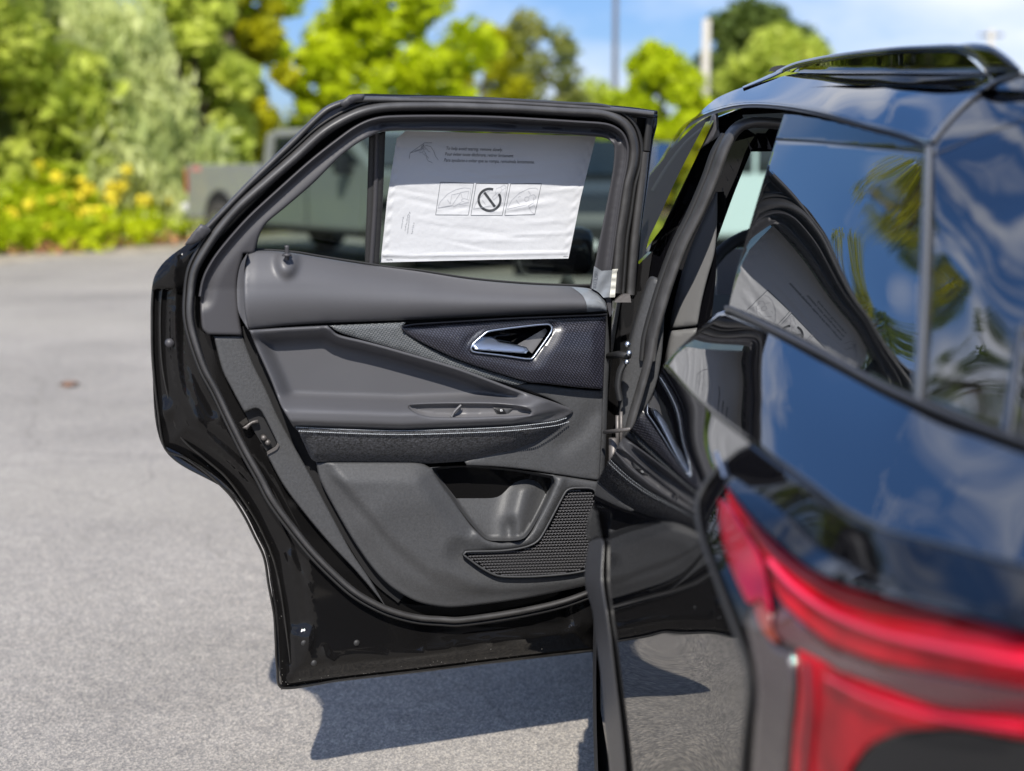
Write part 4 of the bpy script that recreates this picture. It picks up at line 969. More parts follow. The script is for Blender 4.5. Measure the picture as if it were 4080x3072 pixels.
panel('amber_corner', mat('amber_red_lens', (0.25, 0.03, 0.01), 0.15, coat=1.0), [(3012, 2400), (3060, 2440), (3078, 2510), (3100, 2560), (3060, 2540), (3020, 2470)], lamp, surf=S_LAMP, p=.012, step=14, rings=(4,), thick=.02)
panel('lower_red_lens', M_RED, [(3178, 2586, 1), (3260, 2625), (3346, 2676), (3507, 2741), (3748, 2829), (4080, 2870), (4250, 2890, 1), (4250, 2960, 1), (4080, 2940), (3829, 2898), (3680, 2900), (3588, 2914), (3467, 2970), (3385, 3072), (3370, 3180, 1), (3150, 3180, 1), (3160, 2960), (3184, 2750)], lamp, surf=S_LAMP, p=.012, step=16, rings=(4, 12), thick=.02, bev=(16, .008))
panel('clear_lens_band', M_SMOKER, [(3078, 2520), (3177, 2584), (3346, 2672), (3507, 2737), (3748, 2825), (4080, 2866), (4250, 2886), (4250, 2772), (4080, 2741), (3588, 2660), (3346, 2590), (3225, 2509), (3120, 2410)], lamp, surf=S_LAMP, p=.008, step=18, rings=(4,), thick=.02, bev=(8, .004))
panel('smoked_side_lens', M_SMOKE, [(2965, 2470, 1), (2995, 2410), (3030, 2450), (3090, 2560), (3165, 2600, 1), (3168, 2760), (3150, 2960), (3135, 3180, 1), (2985, 3180, 1), (2992, 3072), (3003, 2900), (3010, 2760), (2998, 2640)], lamp, surf=S_LAMP, p=.010, step=16, rings=(4, 12), thick=.02, bev=(20, .012))
panel('lamp_lower_recess', M_DARK, [(3395, 3180, 1), (3410, 3072), (3480, 2985), (3600, 2930), (3829, 2912), (4080, 2955), (4250, 2975, 1), (4250, 3180, 1)], lamp, surf=S_LAMP, p=.006, step=30, rings=(4,), thick=.02)
M_LED = mat('bright_red_light_guide', (0.85, 0.03, 0.09), 0.2, coat=0.3)
M_DKR = mat('dark_red_housing', (0.13, 0.0, 0.008), 0.3, coat=0.3)  # plain darker red for the ribs inside the lamp
LMP = lambda U, V, P: S_LAMP(U, V, P)
ribbon('light_guide', M_LED, [(3060, 2230), (3160, 2340), (3300, 2440), (3500, 2520), (3750, 2580), (4080, 2640), (4240, 2665)], [(-13, .024), (-8, .030), (8, .030), (13, .024)], lamp, surf=LMP)
ribbon('housing_rib', M_DKR, [(2985, 2080), (3080, 2190), (3200, 2290), (3360, 2380), (3560, 2430), (3800, 2470)], [(-9, .024), (0, .028), (9, .024)], lamp, surf=LMP)
ribbon('housing_rib', M_DKR, [(3215, 2640), (3225, 2800), (3215, 2950), (3200, 3150)], [(-10, .022), (0, .026), (10, .022)], lamp, surf=LMP)
ribbon('light_guide', M_LED, [(3290, 2700), (3480, 2790), (3750, 2862), (4080, 2905)], [(-8, .022), (-4, .027), (4, .027), (8, .022)], lamp, surf=LMP)
ribbon('lamp_seam', M_RUB, seam[2:], [(-9, .004), (-6, .011), (4, .012), (9, .006)], car, surf=S_LAMP)
ribbon('lamp_top_edge', M_CHROME, [(2850, 1800), (2868, 1850), (2885, 1900)], [(-9, .0), (-4, .012), (4, .012), (9, 0)], lamp, surf=S_LAMP)

# ---------------- door opening: pillars, seals, cabin
def FLAT(Y0, dY=0.0):
    return lambda U, V, P: np.array([atY(u, v, Y0 + dY * (u - 2700) / 1000) for u, v in zip(U, V)]) - np.array([0, 1, 0])[None] * np.broadcast_to(P, (len(U),))[:, None]
panel('door_opening', M_GLOSS, [(2420, 1185, 1), (2530, 1150), (2612, 930), (2700, 790), (2850, 470, 1), (3005, 420), (3150, 440, 1), (3118, 560, 1), (3085, 604, 1), (2992, 604, 1), (2925, 770), (2853, 967, 1), (2852, 1100), (2820, 1400), (2760, 1900, 1), (2400, 2150, 1), (2380, 1900, 1)], car, surf=FLAT(3.30, -.25), step=40, rings=(3,), thick=.06)
def onplane(u, v, nx, ny, nz, c):
    d = rays(u, v)[0]; t = (c - nz * CAM_H) / (nx * d[0] + ny * d[1] + nz * d[2]); return (u, v, float(t * d[1]))
S_FD = TPS([onplane(u, v, 1, .07, -.393, .064) for u, v in ((2585, 705), (2700, 560), (2860, 450), (2868, 540), (2700, 800), (2600, 1010), (2535, 1160), (2650, 700), (2780, 600))])
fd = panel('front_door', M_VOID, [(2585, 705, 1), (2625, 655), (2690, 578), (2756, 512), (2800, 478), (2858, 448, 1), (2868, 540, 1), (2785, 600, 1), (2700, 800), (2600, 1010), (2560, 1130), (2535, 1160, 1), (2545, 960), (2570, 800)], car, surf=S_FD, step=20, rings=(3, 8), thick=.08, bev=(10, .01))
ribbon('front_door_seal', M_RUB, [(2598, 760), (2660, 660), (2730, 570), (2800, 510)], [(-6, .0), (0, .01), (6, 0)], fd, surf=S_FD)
PP = [onplane(u, v, 1, .07, -.393, .048) for u, v in ((2812, 484), (2845, 479), (2740, 690), (2700, 690), (2636, 905), (2600, 930), (2577, 984))]
pil = panel('pillar_chrome_strip', mat('mirror_chrome', (0.8, 0.82, 0.8), 0.03, metal=1.0), [(2812, 486, 1), (2845, 479, 1), (2744, 690), (2640, 905, 1), (2575, 992, 1), (2588, 945), (2612, 895, 1), (2706, 690)], car, surf=TPS(PP), p=.0, step=12, rings=(3,), thick=.02)
panel('pillar_cap', M_FRAME, [(2845, 455, 1), (2862, 450, 1), (2869, 539, 1), (2783, 600, 1), (2815, 540, 1)], car, surf=FLAT(3.2, -.25), step=12, rings=(3,), thick=.03, bev=(6, .006))
ap = [(3110, 492), (3020, 485), (2960, 497), (2920, 530), (2880, 600), (2840, 710), (2780, 850), (2720, 970), (2670, 1100), (2632, 1220), (2600, 1340), (2590, 1430)]
ribbon('opening_seal', M_SEAL, ap, [(-24, -.02), (-20, .02), (-8, .034), (6, .034), (18, .02), (22, -.02)], car, surf=FLAT(3.12, -.25))
ribbon('opening_seal_inner', M_RUB, [(u - 34, v + 4) for u, v in ap[3:]], [(-10, -.02), (-6, .01), (6, .012), (10, -.02)], car, surf=FLAT(3.14, -.25))
ribbon('sill_seal', M_SEAL, [(2600, 1340), (2585, 1430), (2555, 1540), (2520, 1660), (2490, 1780)], [(-18, -.01), (-12, .02), (6, .022), (16, -.01)], car, surf=FLAT(3.10, -.25))
panel('pillar_base', M_HARD, [(2600, 1110), (2655, 1130, 1), (2640, 1400), (2620, 1520), (2590, 1600), (2520, 1712), (2490, 1750), (2465, 1700), (2470, 1600), (2480, 1500), (2520, 1330), (2565, 1180)], car, surf=FLAT(3.15, -.25), step=16, rings=(3, 8), thick=.04, bev=(12, .01))
panel('pillar_trim', M_GREYIN, [(2862, 767, 1), (2860, 900), (2850, 1010), (2822, 1110), (2800, 1200), (2782, 1300, 1), (2676, 1312, 1), (2690, 1230), (2735, 1060), (2790, 920)], car, surf=FLAT(3.26, -.25), step=14, rings=(3, 8), thick=.05, bev=(14, .014))
panel('pillar_trim_lower', M_GREYIN, [(2674, 1321, 1), (2780, 1309, 1), (2770, 1400), (2740, 1470, 1), (2655, 1500, 1), (2660, 1410)], car, surf=FLAT(3.26, -.25), step=14, rings=(3, 8), thick=.05, bev=(12, .012))
panel('headliner_edge', M_FRAME, [(2940, 570, 1), (2990, 545), (3110, 548, 1), (3095, 598, 1), (2994, 600), (2925, 768, 1), (2858, 950, 1), (2866, 780), (2905, 650)], car, surf=FLAT(3.3, -.25), step=14, rings=(3,), thick=.04)
# hinges and check strap
jm = panel('hinge_pillar', M_PAINTIN, [(2425, 1170, 1), (2600, 1000, 1), (2560, 1250), (2510, 1500), (2480, 1800), (2450, 1990, 1), (2395, 1990, 1), (2410, 1600)], car, surf=FLAT(3.28, -.1), step=30, rings=(3,), thick=.05)
for (u0, v0, u1, v1) in ((2425, 1745, 2462, 1950), (2468, 1640, 2482, 1800), (2452, 1655, 2468, 1800)):
    a, b = atY(u0 + (u1 - u0) / 2, v0, 3.12), atY(u0 + (u1 - u0) / 2, v1, 3.12)
    MB().tube([a, b], abs(u1 - u0) / 2 / FPX * 3.1, 12).build('door_hinge', M_STEEL, car, True, False)
a, b = atY(2408, 1722, 3.10), atY(2512, 1710, 3.02)
MB().tube([a, b], .0045, 8).build('hinge_arm', M_STEEL, car, True, False)
a, b = atY(2425, 1420, 3.16), atY(2505, 1418, 3.10)
MB().tube([a, (a + b) / 2 + np.array([0, 0, .004]), b], .008, 8).build('check_strap', M_DARK, car, True, False)
for q in ((2500, 1370, .006), (2506, 1405, .006), (2497, 1440, .005)):
    c = atY(q[0], q[1], 3.06)
    MB().tube([c, c + np.array([0, -.012, 0])], q[2], 10).build('hinge_bolt', M_CHROME, car, True, False)
ribbon('wire_boot', M_RUB, [(2490, 1440), (2470, 1480), (2462, 1540), (2470, 1590)], tube_prof(26, .02), car, surf=FLAT(3.12))
panel('post_foot', M_STEEL, [(2448, 1200, 1), (2480, 1175), (2510, 1172, 1), (2515, 1205, 1), (2450, 1205, 1)], car, surf=FLAT(3.16), step=10, rings=(2,), thick=.02)

# ---------------- cabin interior
MB().prism([(y, z) for y, z in ((4.05, .75), (4.05, 1.02), (4.2, 1.10), (4.45, 1.08), (4.85, 1.02), (4.85, .6), (4.1, .6))], 0, .42, 1.72).build('dashboard', M_DARK, car, False, False)
wc = np.array([0.69, 3.72, 1.11]); tilt = R(25)
ring = []
for i in range(33):
    a = 2 * math.pi * i / 32
    ring.append(wc + np.array([math.cos(a) * .19, math.sin(a) * .19 * math.sin(tilt), math.sin(a) * .19 * math.cos(tilt)]))
sw_ = MB().tube(ring, .017, 10, False).build('steering_wheel', M_RUB, car, True, False)
MB().tube([wc + np.array([0, .02, 0]), wc + np.array([0, -.02, 0])], [.06, .05], 16).build('steering_hub', M_DARK, sw_, True, False)
for a in (R(200), R(-20), R(270)):
    e = wc + np.array([math.cos(a) * .18, math.sin(a) * .18 * math.sin(tilt), math.sin(a) * .18 * math.cos(tilt)])
    MB().tube([wc, e], [.022, .014], 8).build('steering_spoke', M_CHROME if a > 3 else M_GLOSS, sw_, True, False)
MB().tube([wc, wc + np.array([0, .35, -.1])], .04, 10).build('steering_column', M_DARK, car, True, False)
MB().box((.85, 4.0, 1.16), (.55, .02, .13)).build('display_screen', mat('screen', (.25, .24, .24), .2), car, False, False)
for x in (.72, 1.42):
    s_ = MB().prism([(y, z) for y, z in ((3.0, .55), (3.55, .58), (3.56, .68), (3.15, .70), (3.02, 1.18), (2.93, 1.16), (2.98, .6))], 0, x - .22, x + .22).build('front_seat', M_DARK, car, False, False, 0)
    MB().box((x, 2.97, 1.27), (.24, .09, .16)).build('headrest', M_DARK, s_, False, False, .03)
MB().prism([(y, z) for y, z in ((2.0, .5), (2.6, .52), (2.62, .62), (2.2, .64), (1.98, 1.1), (1.86, 1.08))], 0, .55, 1.65).build('rear_bench_seat', M_DARK, car)
# ---------------- rest of the body (roof skin, far side, nose, underside)
def sec(y, hw, zt, zb, xc=1.07, inn=.0):
    return y, hw, zt, zb
grid_surface('roof_skin', [[(.50, 4.15, 1.49), (.80, 4.2, 1.53), (1.07, 4.22, 1.54), (1.34, 4.2, 1.53), (1.66, 4.15, 1.49)], [(.54, 3.4, 1.60), (.82, 3.4, 1.635), (1.07, 3.4, 1.645), (1.32, 3.4, 1.635), (1.62, 3.4, 1.60)],
              [(.58, 2.7, 1.61), (.84, 2.7, 1.63), (1.07, 2.7, 1.64), (1.30, 2.7, 1.63), (1.58, 2.7, 1.61)], [(.68, 1.85, 1.565), (.86, 1.82, 1.57), (1.07, 1.8, 1.575), (1.28, 1.82, 1.57), (1.48, 1.85, 1.565)]], M_PAINT, car, 24, 24, False)
grid_surface('windshield', [[(.36, 5.0, 1.03), (1.07, 5.15, 1.05), (1.78, 5.0, 1.03)], [(.44, 4.55, 1.28), (1.07, 4.68, 1.31), (1.70, 4.55, 1.28)], [(.50, 4.15, 1.49), (1.07, 4.22, 1.54), (1.66, 4.15, 1.49)]], M_CGLASS, car, 12, 12, False)
rs_ = [[(1.93 + dx, y, z) for y in (6.05, 5.2, 4.2, 3.2, 2.2, 1.3)] for dx, z in ((-.06, 1.02), (.02, .80), (.04, .55), (-.02, .28))]
fl = [[(.17 - dx, y, z) for y in (6.0, 5.2, 4.2, 3.32)] for dx, z in ((-.06, 1.02), (.02, .80), (.04, .55), (-.02, .28))]
grid_surface('right_side_panel', rs_, M_PAINT, car, 20, 12, False)
grid_surface('left_front_panel', fl, M_PAINT, car, 18, 12, False)
grid_surface('hood', [[(.23, 5.0, 1.03), (1.07, 5.15, 1.05), (1.87, 5.0, 1.03)], [(.25, 5.6, .95), (1.07, 5.8, .99), (1.85, 5.6, .95)], [(.30, 6.05, .80), (1.07, 6.3, .82), (1.80, 6.05, .80)]], M_PAINT, car, 12, 12, False)
MB().prism([(x, z) for x, z in ((.25, .3), (.25, .80), (1.85, .80), (1.85, .3))], 1, 6.0, 6.2).build('front_bumper', M_PAINT, car, False, False, .05)
MB().prism([(x, z) for x, z in ((.42, .30), (.40, .86), (1.75, .86), (1.73, .30))], 1, 1.22, 1.45).build('rear_bumper', M_PAINT, car, False, False, .05)
MB().box((1.07, 3.7, .24), (1.6, 4.6, .08)).build('floor_pan', M_DARK, car, False, False)
MB().box((.27, 3.75, .36), (.16, 2.2, .14)).build('sill_panel', M_PAINTIN, car, False, False, .02)
MB().box((1.24, 1.75, 1.0), (1.2, .5, .02)).build('parcel_shelf', M_DARK, car, False, False)
for pts in ([(1.62, 4.1, 1.49), (1.80, 5.0, 1.03)], [(1.62, 3.25, 1.58), (1.88, 3.2, 1.02)], [(1.56, 2.2, 1.58), (1.86, 2.1, 1.02)], [(.49, 4.12, 1.49), (.34, 5.0, 1.03)]):
    MB().tube(pts, .035, 8).build('roof_pillar', M_GLOSS, car, True, False)
mir = MB().box((0, 0, 0), (.25, .12, .16)).build('side_mirror', M_GLOSS, car, True, False, .04)
mc = DOOR([2210], [1040], -.9)[0]
mcY = 4.75; mcp = atY(2215, 1000, mcY)
mir.location = Vector(tuple(mcp)) - Vector(car.location)
for v in mir.data.vertices: v.co = Vector((v.co.x, v.co.y, v.co.z)) + Vector(car.location)
def wheel(parent, x, y, z, r=.365, wd=.235, side=-1):
    prof = [(-.5, .66), (-.52, .80), (-.5, .93), (-.40, .985), (-.2, 1.0), (.2, 1.0), (.40, .985), (.5, .93), (.52, .80), (.5, .66)]
    n = 40; v = []; f = []
    for i in range(n):
        a = 2 * math.pi * i / n
        for px_, pr in prof: v.append((x + px_ * wd, y + math.cos(a) * r * pr, z + math.sin(a) * r * pr))
    k = len(prof)
    for i in range(n):
        for j in range(k - 1): f.append([i * k + j, ((i + 1) % n) * k + j, ((i + 1) % n) * k + j + 1, i * k + j + 1])
    t = mesh('tyre', v, f, M_TYRE, None, True)
    wh = bpy.data.objects.new('wheel', t.data); bpy.data.objects.remove(t); col.objects.link(wh)
    wh.parent = parent
    off = Vector(wloc(parent))
    for vv in wh.data.vertices: vv.co = vv.co - off
    mb = MB(); xs = x + side * wd * .22
    mb.tube([(xs, y, z), (xs + side * .01, y, z)], [r * .2, r * .18], 16)
    for i in range(5):
        a = 2 * math.pi * i / 5 + .3
        mb.tube([(xs, y, z), (xs, y + math.cos(a) * r * .64, z + math.sin(a) * r * .64)], [.035, .028], 6)
    mb.tube([(x - .3 * wd, y, z), (x + .3 * wd, y, z)], [r * .64, r * .64], 28)
    mb.build('rim', M_RIM, wh, False, False)
    # tread blocks
    tb = MB()
    for i in range(56):
        a = 2 * math.pi * i / 56
        for px_ in (-.36, -.12, .12, .36):
            rot = Matrix.Rotation(-a, 3, 'X') if False else Matrix.Rotation(a, 3, 'X')
            tb.box((x + px_ * wd, y + math.cos(a) * r * 1.0, z + math.sin(a) * r * 1.0), (wd * .19, .012, .030), rot)
    o = tb.build('tread', M_TYRE, wh, False, False); o['kind'] = 'stuff'
    return wh
wheel(car, .303, 2.75, .372)
wheel(car, 1.80, 2.75, .372, side=1)
wheel(car, .28, 5.02, .372)
wheel(car, 1.80, 5.02, .372, side=1)
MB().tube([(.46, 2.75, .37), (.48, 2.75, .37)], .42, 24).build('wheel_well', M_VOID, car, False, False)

# ================================================================== OTHER VEHICLES
M_TRUCK = mat('grey_green_paint', (0.21, 0.22, 0.21), 0.35, coat=0.7)
M_CLEARL = mat('clear_lamp', (0.75, 0.75, 0.72), 0.2, coat=1)
M_WIN = mat('dark_car_glass', (0.012, 0.016, 0.018), 0.05, coat=1)
M_REDL = mat('red_lamp', (0.28, 0.004, 0.006), 0.2, coat=1)
def simple_wheel(parent, x, y, r, wd=.26):
    t = MB().tube([(x, y - wd / 2, r), (x, y - wd / 2 + .03, r), (x, y + wd / 2 - .03, r), (x, y + wd / 2, r)], [r * .9, r, r, r * .9], 24)
    wv = t.build('wheel', M_TYRE, parent, False, True)
    s = -1 if y < 0 else 1
    MB().tube([(x, y + s * (wd / 2 - .02), r), (x, y + s * (wd / 2 + .012), r)], [r * .62, r * .58], 20).build('rim', M_RIM, wv, False, True)
def pickup():
    # local frame: x forward, y left/right, rear bumper at x = 0
    t = empty('pickup_truck', (0, 0, 0), 'grey-green crew cab pickup truck parked beyond the open door', 'truck')
    H = .97
    body = MB()
    bed = [(0.05, .55), (.05, 1.40), (2.05, 1.42), (2.05, .55), (1.44, .55), (1.40, .82), (1.22, .98), (.92, 1.0), (.70, .86), (.62, .55)]
    body.prism([(x, z) for x, z in bed], 1, -.98, -.90); body.prism([(x, z) for x, z in bed], 1, .90, .98)
    body.prism([(.0, .62), (.0, 1.38), (.07, 1.38), (.07, .62)], 1, -.90, .90)
    body.build('bed', M_TRUCK, t, False, True, .03)
    MB().box((1.05, 0, .72), (1.95, 1.78, .1)).build('bed_floor', M_DARK, t)
    cab = MB().prism([(2.1, .5), (2.1, 1.40), (2.22, 1.88), (2.5, 1.94), (3.9, 1.93), (4.15, 1.86), (4.75, 1.36), (5.85, 1.22), (5.95, .6), (5.6, .45), (5.35, .85), (5.05, .98), (4.75, .92), (4.5, .5)], 1, -.93, .93).build('cab', M_TRUCK, t, False, True, .06)
    for s in (-1, 1):
        y = s * .937
        for poly in ([(2.42, 1.42), (2.50, 1.82), (3.18, 1.84), (3.18, 1.42)], [(3.28, 1.42), (3.28, 1.84), (4.0, 1.80), (4.45, 1.44)]):
            MB().prism(poly, 1, y - .008, y + .008).build('side_window', M_WIN, t)
        MB().box((3.23, s * .938, 1.0), (.012, .01, .85)).build('door_seam', M_VOID, t)
        MB().box((3.05, s * .955, 1.27), (.2, .03, .04)).build('door_handle', M_GLOSS, t)
        m_ = MB().box((4.25, s * 1.08, 1.42), (.12, .22, .26)).build('side_mirror', M_DARK, t, False, True, .04)
        MB().tube([(4.3, s * .93, 1.36), (4.27, s * 1.05, 1.40)], .03, 6).build('mirror_arm', M_DARK, m_)
        MB().box((.06, s * .96, 1.14), (.10, .06, .40)).build('tail_light', M_REDL, t, False, True, .02)
        MB().box((5.86, s * .80, 1.08), (.14, .26, .2)).build('headlight', M_CLEARL, t, False, True, .03)
        arch = [(1.02 + .43 * math.cos(a_ * math.pi / 10), .56 + .44 * math.sin(a_ * math.pi / 10)) for a_ in range(11)]
        MB().prism(arch, 1, s * .988 - .004, s * .988 + .004).build('wheel_arch', M_VOID, t)
        for xx in (1.02, 5.05):
            simple_wheel(t, xx, s * .90, .41)
    MB().prism([(2.09, 1.46), (2.20, 1.84), (2.17, 1.85), (2.06, 1.46)], 1, -.75, .75).build('rear_window', M_WIN, t)
    MB().prism([(4.22, 1.82), (4.74, 1.40), (4.76, 1.43), (4.24, 1.85)], 1, -.82, .82).build('windshield', M_WIN, t)
    MB().box((-.04, 0, .62), (.16, 1.92, .2)).build('rear_bumper', M_CHROME, t, False, True, .04)
    MB().tube([(-.02, -.90, .70), (-.12, -.90, .70)], .09, 14).build('bumper_end_cap', M_CLEARL, t)
    MB().tube([(.12, -.982, .90), (.12, -.985, .90)], .01, 8).build('marker', M_REDL, t)
    MB().prism([(.25, 1.30), (.25, 1.37), (.50, 1.37), (.50, 1.30)], 1, -.985, -.982).build('fender_badge', mat('pink_badge', (.55, .2, .18), .5), t)
    MB().box((3.0, 0, .5), (5.3, 1.6, .18)).build('chassis', M_DARK, t)
    return t
tk = pickup()
p0 = atZ(742, 1030, 0.0)
tk.scale = (1.08, 1, .95); tk.location = (-4.35, 23.0, 0)
tk.rotation_euler = (0, 0, R(-50))
# the side facing the camera is local -y
def sedan(label, m, loc, rz, kind=0):
    t = empty('parked_car', loc, label, 'car', None, rz)
    k = 1.0 if kind == 0 else 1.12
    prof = [(0, .45), (.02, .92), (.18, 1.02 * k), (.75, 1.06 * k), (1.35, 1.42 * k), (1.9, 1.50 * k), (2.7, 1.48 * k), (3.45, 1.06 * k), (4.3, .92 * k), (4.55, .72), (4.58, .35), (4.2, .30), (4.08, .56), (3.8, .68), (3.5, .56), (3.38, .28), (1.3, .28), (1.18, .56), (.9, .68), (.6, .56), (.48, .32), (.1, .32)]
    MB().prism(prof, 1, -.86, .86).build('body', m, t, False, True, .08)
    for s in (-1, 1):
        y = s * .865
        for poly in ([(.95, 1.10 * k), (1.42, 1.38 * k), (2.1, 1.43 * k), (2.1, 1.08 * k)], [(2.18, 1.08 * k), (2.18, 1.43 * k), (2.68, 1.40 * k), (3.28, 1.08 * k)]):
            MB().prism(poly, 1, y - .006, y + .006).build('side_window', M_WIN, t)
        for xx in (.9, 3.8): simple_wheel(t, xx, s * .78, .33, .22)
        MB().box((2.95, s * .97, 1.08 * k), (.1, .18, .13)).build('side_mirror', m, t, False, True, .03)
        MB().box((4.50, s * .66, .78), (.14, .3, .12)).build('headlight', M_CLEARL, t, False, True, .03)
        MB().box((.04, s * .66, .86), (.10, .3, .12)).build('tail_light', M_REDL, t, False, True, .03)
    MB().prism([(2.74, 1.46 * k), (3.40, 1.08 * k), (3.42, 1.11 * k), (2.76, 1.49 * k)], 1, -.72, .72).build('windshield', M_WIN, t)
    MB().prism([(.80, 1.08 * k), (1.33, 1.42 * k), (1.30, 1.45 * k), (.77, 1.11 * k)], 1, -.72, .72).build('rear_window', M_WIN, t)
    MB().box((4.57, 0, .55), (.05, .9, .16)).build('radiator_grille', M_DARK, t)
    MB().box((4.60, 0, .42), (.02, .34, .10)).build('license_plate', M_WHITE, t)
    return t
M_CB = mat('black_metallic', (0.02, 0.022, 0.026), 0.3, coat=.8); M_CWH = mat('white_paint', (0.72, 0.74, 0.74), 0.35, coat=.6)
M_CMI = mat('pale_mint_paint', (0.50, 0.62, 0.58), 0.35, coat=.6); M_CBL = mat('blue_paint', (0.05, 0.14, 0.30), 0.3, coat=.8); M_CSI = mat('silver_paint', (0.42, 0.45, 0.46), 0.3, coat=.8, metal=.3)
sedan('black parked car facing the open door behind the white film sheet', M_CB, (1.25, 21.6, 0), R(-95), 1)
sedan('blue parked car half hidden behind the door window post', M_CBL, (-.35, 24.5, 0), R(-88), 1)
sedan('white parked car between the open door and the SUV roof', M_CWH, (3.6, 27.5, 0), R(-100), 1)
sedan('pale mint parked car seen through the SUV cabin', M_CMI, (5.0, 23.0, 0), R(-150), 1)
sedan('silver parked car seen low through the SUV cabin beside the mint car', M_CSI, (7.6, 28.0, 0), R(-120), 0)

# ================================================================== POLES
def pole(label, u, vt, Y, r, m, arms=False):
    top = atY(u, vt, Y)
    t = MB().tube([(0, 0, 0), (0, 0, top[2])], [r, r * .85], 10).build('utility_pole', m, None, True, True)
    t.location = (top[0], top[1], 0)
    tag(t, label, 'utility pole')
    return t
M_POLEW = mat('weathered_pale_wood', (0.46, 0.43, 0.37), 0.8, var=(8, .2, 3)); M_POLED = mat('dark_wood', (0.10, 0.095, 0.10), 0.8)
pole('pale wooden utility pole standing beside the far dark green tree', 2815, 75, 52, .17, M_POLEW)
pole('thin dark bare pole rising beyond the open door top', 2455, -150, 46, .09, M_POLED)
pp = pole('distant pale pole top behind the roof rail', 3950, 118, 70, .17, M_POLEW)
MB().box((0, 0, atY(3950, 140, 70)[2]), (1.1, .12, .12)).build('crossarm', M_POLED, pp)

# ================================================================== TREES
def leafmat(name, c1, c2, c3=None):
    m = bpy.data.materials.new(name); m.use_nodes = True
    t = m.node_tree; b = t.nodes['Principled BSDF']; o = t.nodes['Material Output']
    co = t.nodes.new('ShaderNodeTexCoord'); n = t.nodes.new('ShaderNodeTexNoise'); n.inputs['Scale'].default_value = .9; n.inputs['Detail'].default_value = 3
    r = t.nodes.new('ShaderNodeValToRGB'); e = r.color_ramp.elements
    e[0].position = .35; e[0].color = (*c1, 1); e[1].position = .62; e[1].color = (*c2, 1)
    if c3:
        q = r.color_ramp.elements.new(.74); q.color = (*c3, 1)
    t.links.new(co.outputs['Object'], n.inputs['Vector']); t.links.new(n.outputs['Fac'], r.inputs[0])
    t.links.new(r.outputs[0], b.inputs['Base Color']); b.inputs['Roughness'].default_value = .55; b.inputs['Specular IOR Level'].default_value = .3
    tr = t.nodes.new('ShaderNodeBsdfTranslucent'); mi = t.nodes.new('ShaderNodeMixShader'); mi.inputs[0].default_value = .5
    t.links.new(r.outputs[0], tr.inputs[0]); t.links.new(b.outputs[0], mi.inputs[1]); t.links.new(tr.outputs[0], mi.inputs[2]); t.links.new(mi.outputs[0], o.inputs[0])
    return m
LF = {'lime': leafmat('lime_leaves', (.36, .46, .008), (.62, .70, .012)), 'willow': leafmat('willow_leaves', (.42, .50, .16), (.70, .74, .34)),
      'mid': leafmat('mid_green_leaves', (.40, .49, .06), (.62, .68, .12)), 'gold': leafmat('yellowing_leaves', (.26, .28, .01), (.58, .56, .012), (.72, .52, .02)),
      'olive': leafmat('olive_leaves', (.18, .22, .05), (.34, .35, .08), (.45, .35, .13)), 'dark': leafmat('dark_green_leaves', (.09, .14, .03), (.19, .25, .05))}
M_BARK = mat('grey_bark', (0.12, 0.10, 0.08), 0.9, var=(6, .3, 4))
def leaves(cl, n, size, rnd, droop=0.0):
    """n small leaf faces spread through clump volumes [(x, y, z, r)]"""
    cl = np.array(cl); wgt = cl[:, 3]**2; wgt /= wgt.sum()
    idx = rnd.choice(len(cl), n, p=wgt)
    d = rnd.normal(size=(n, 3)); d /= np.linalg.norm(d, axis=1)[:, None]
    rr = cl[idx, 3] * rnd.uniform(.45, 1.05, n)
    c = cl[idx, :3] + d * rr[:, None] * np.array([1, 1, .8])
    if droop:
        c[:, 2] -= droop * rnd.uniform(0, 1, n)**1.5
    a = rnd.normal(size=(n, 3)); a[:, 2] = a[:, 2] * (.6 if not droop else 2.5); a /= np.linalg.norm(a, axis=1)[:, None]
    b = np.cross(a, rnd.normal(size=(n, 3))); b /= np.linalg.norm(b, axis=1)[:, None]
    s = size * rnd.uniform(.6, 1.3, n)[:, None]
    wd = .55 if not droop else .3
    V = np.stack([c - a * s, c + b * s * wd, c + a * s, c - b * s * wd], 1).reshape(-1, 3)
    F = np.arange(4 * n).reshape(-1, 4)
    return V, F
def tree(label, u, vtop, Y, width, kind, seed, n=6000, size=.16, droop=0.0, base=0.15, group=None, sparse=1.0, name='tree', clumps=34):
    rnd = np.random.RandomState(seed)
    top = atY(u, vtop, Y); H = top[2]
    t = empty(name, (top[0], Y, 0), label, 'tree', group)
    m = MB().tube([(0, 0, -.1), (rnd.uniform(-.1, .1), .05, H * .3), (rnd.uniform(-.25, .25), 0, H * .62), (0, .1, H * .88)], [.03 * H * .8, .022 * H * .8, .013 * H * .8, .02], 8)
    cl = []
    for i in range(clumps):
        z = base + (1 - base) * (i + .5) / clumps
        env = math.sin(math.pi * min(1, (z - base) / (1 - base) * .82 + .16))**.7
        a = i * 2.4 + rnd.uniform(-.3, .3)
        r = width / 2 * env * rnd.uniform(.35, .95) * sparse**.3
        cl.append((math.cos(a) * r, math.sin(a) * r * .8, H * z * .97, width * rnd.uniform(.09, .17) * (1 if sparse >= 1 else .75) * (34 / max(34, clumps))**.5))
        if i % 2 == 0:
            m.tube([(0, 0, H * max(.12, z - .12) * .9), (math.cos(a) * r * .6, math.sin(a) * r * .5, H * z * .92), (math.cos(a) * r, math.sin(a) * r * .8, H * z * .97)], [.011 * H * .6, .006 * H * .6, .012], 5)
    m.build('trunk', M_BARK, t, True)
    V, F = leaves(cl, n, size, rnd, droop)
    mesh('crown', V, F, LF[kind], t, False, None, True)
    return t
tree('tall pale drooping willow at the left end of the verge', 60, -250, 26, 5.0, 'willow', 1, 11000, .17, 1.6, .08)
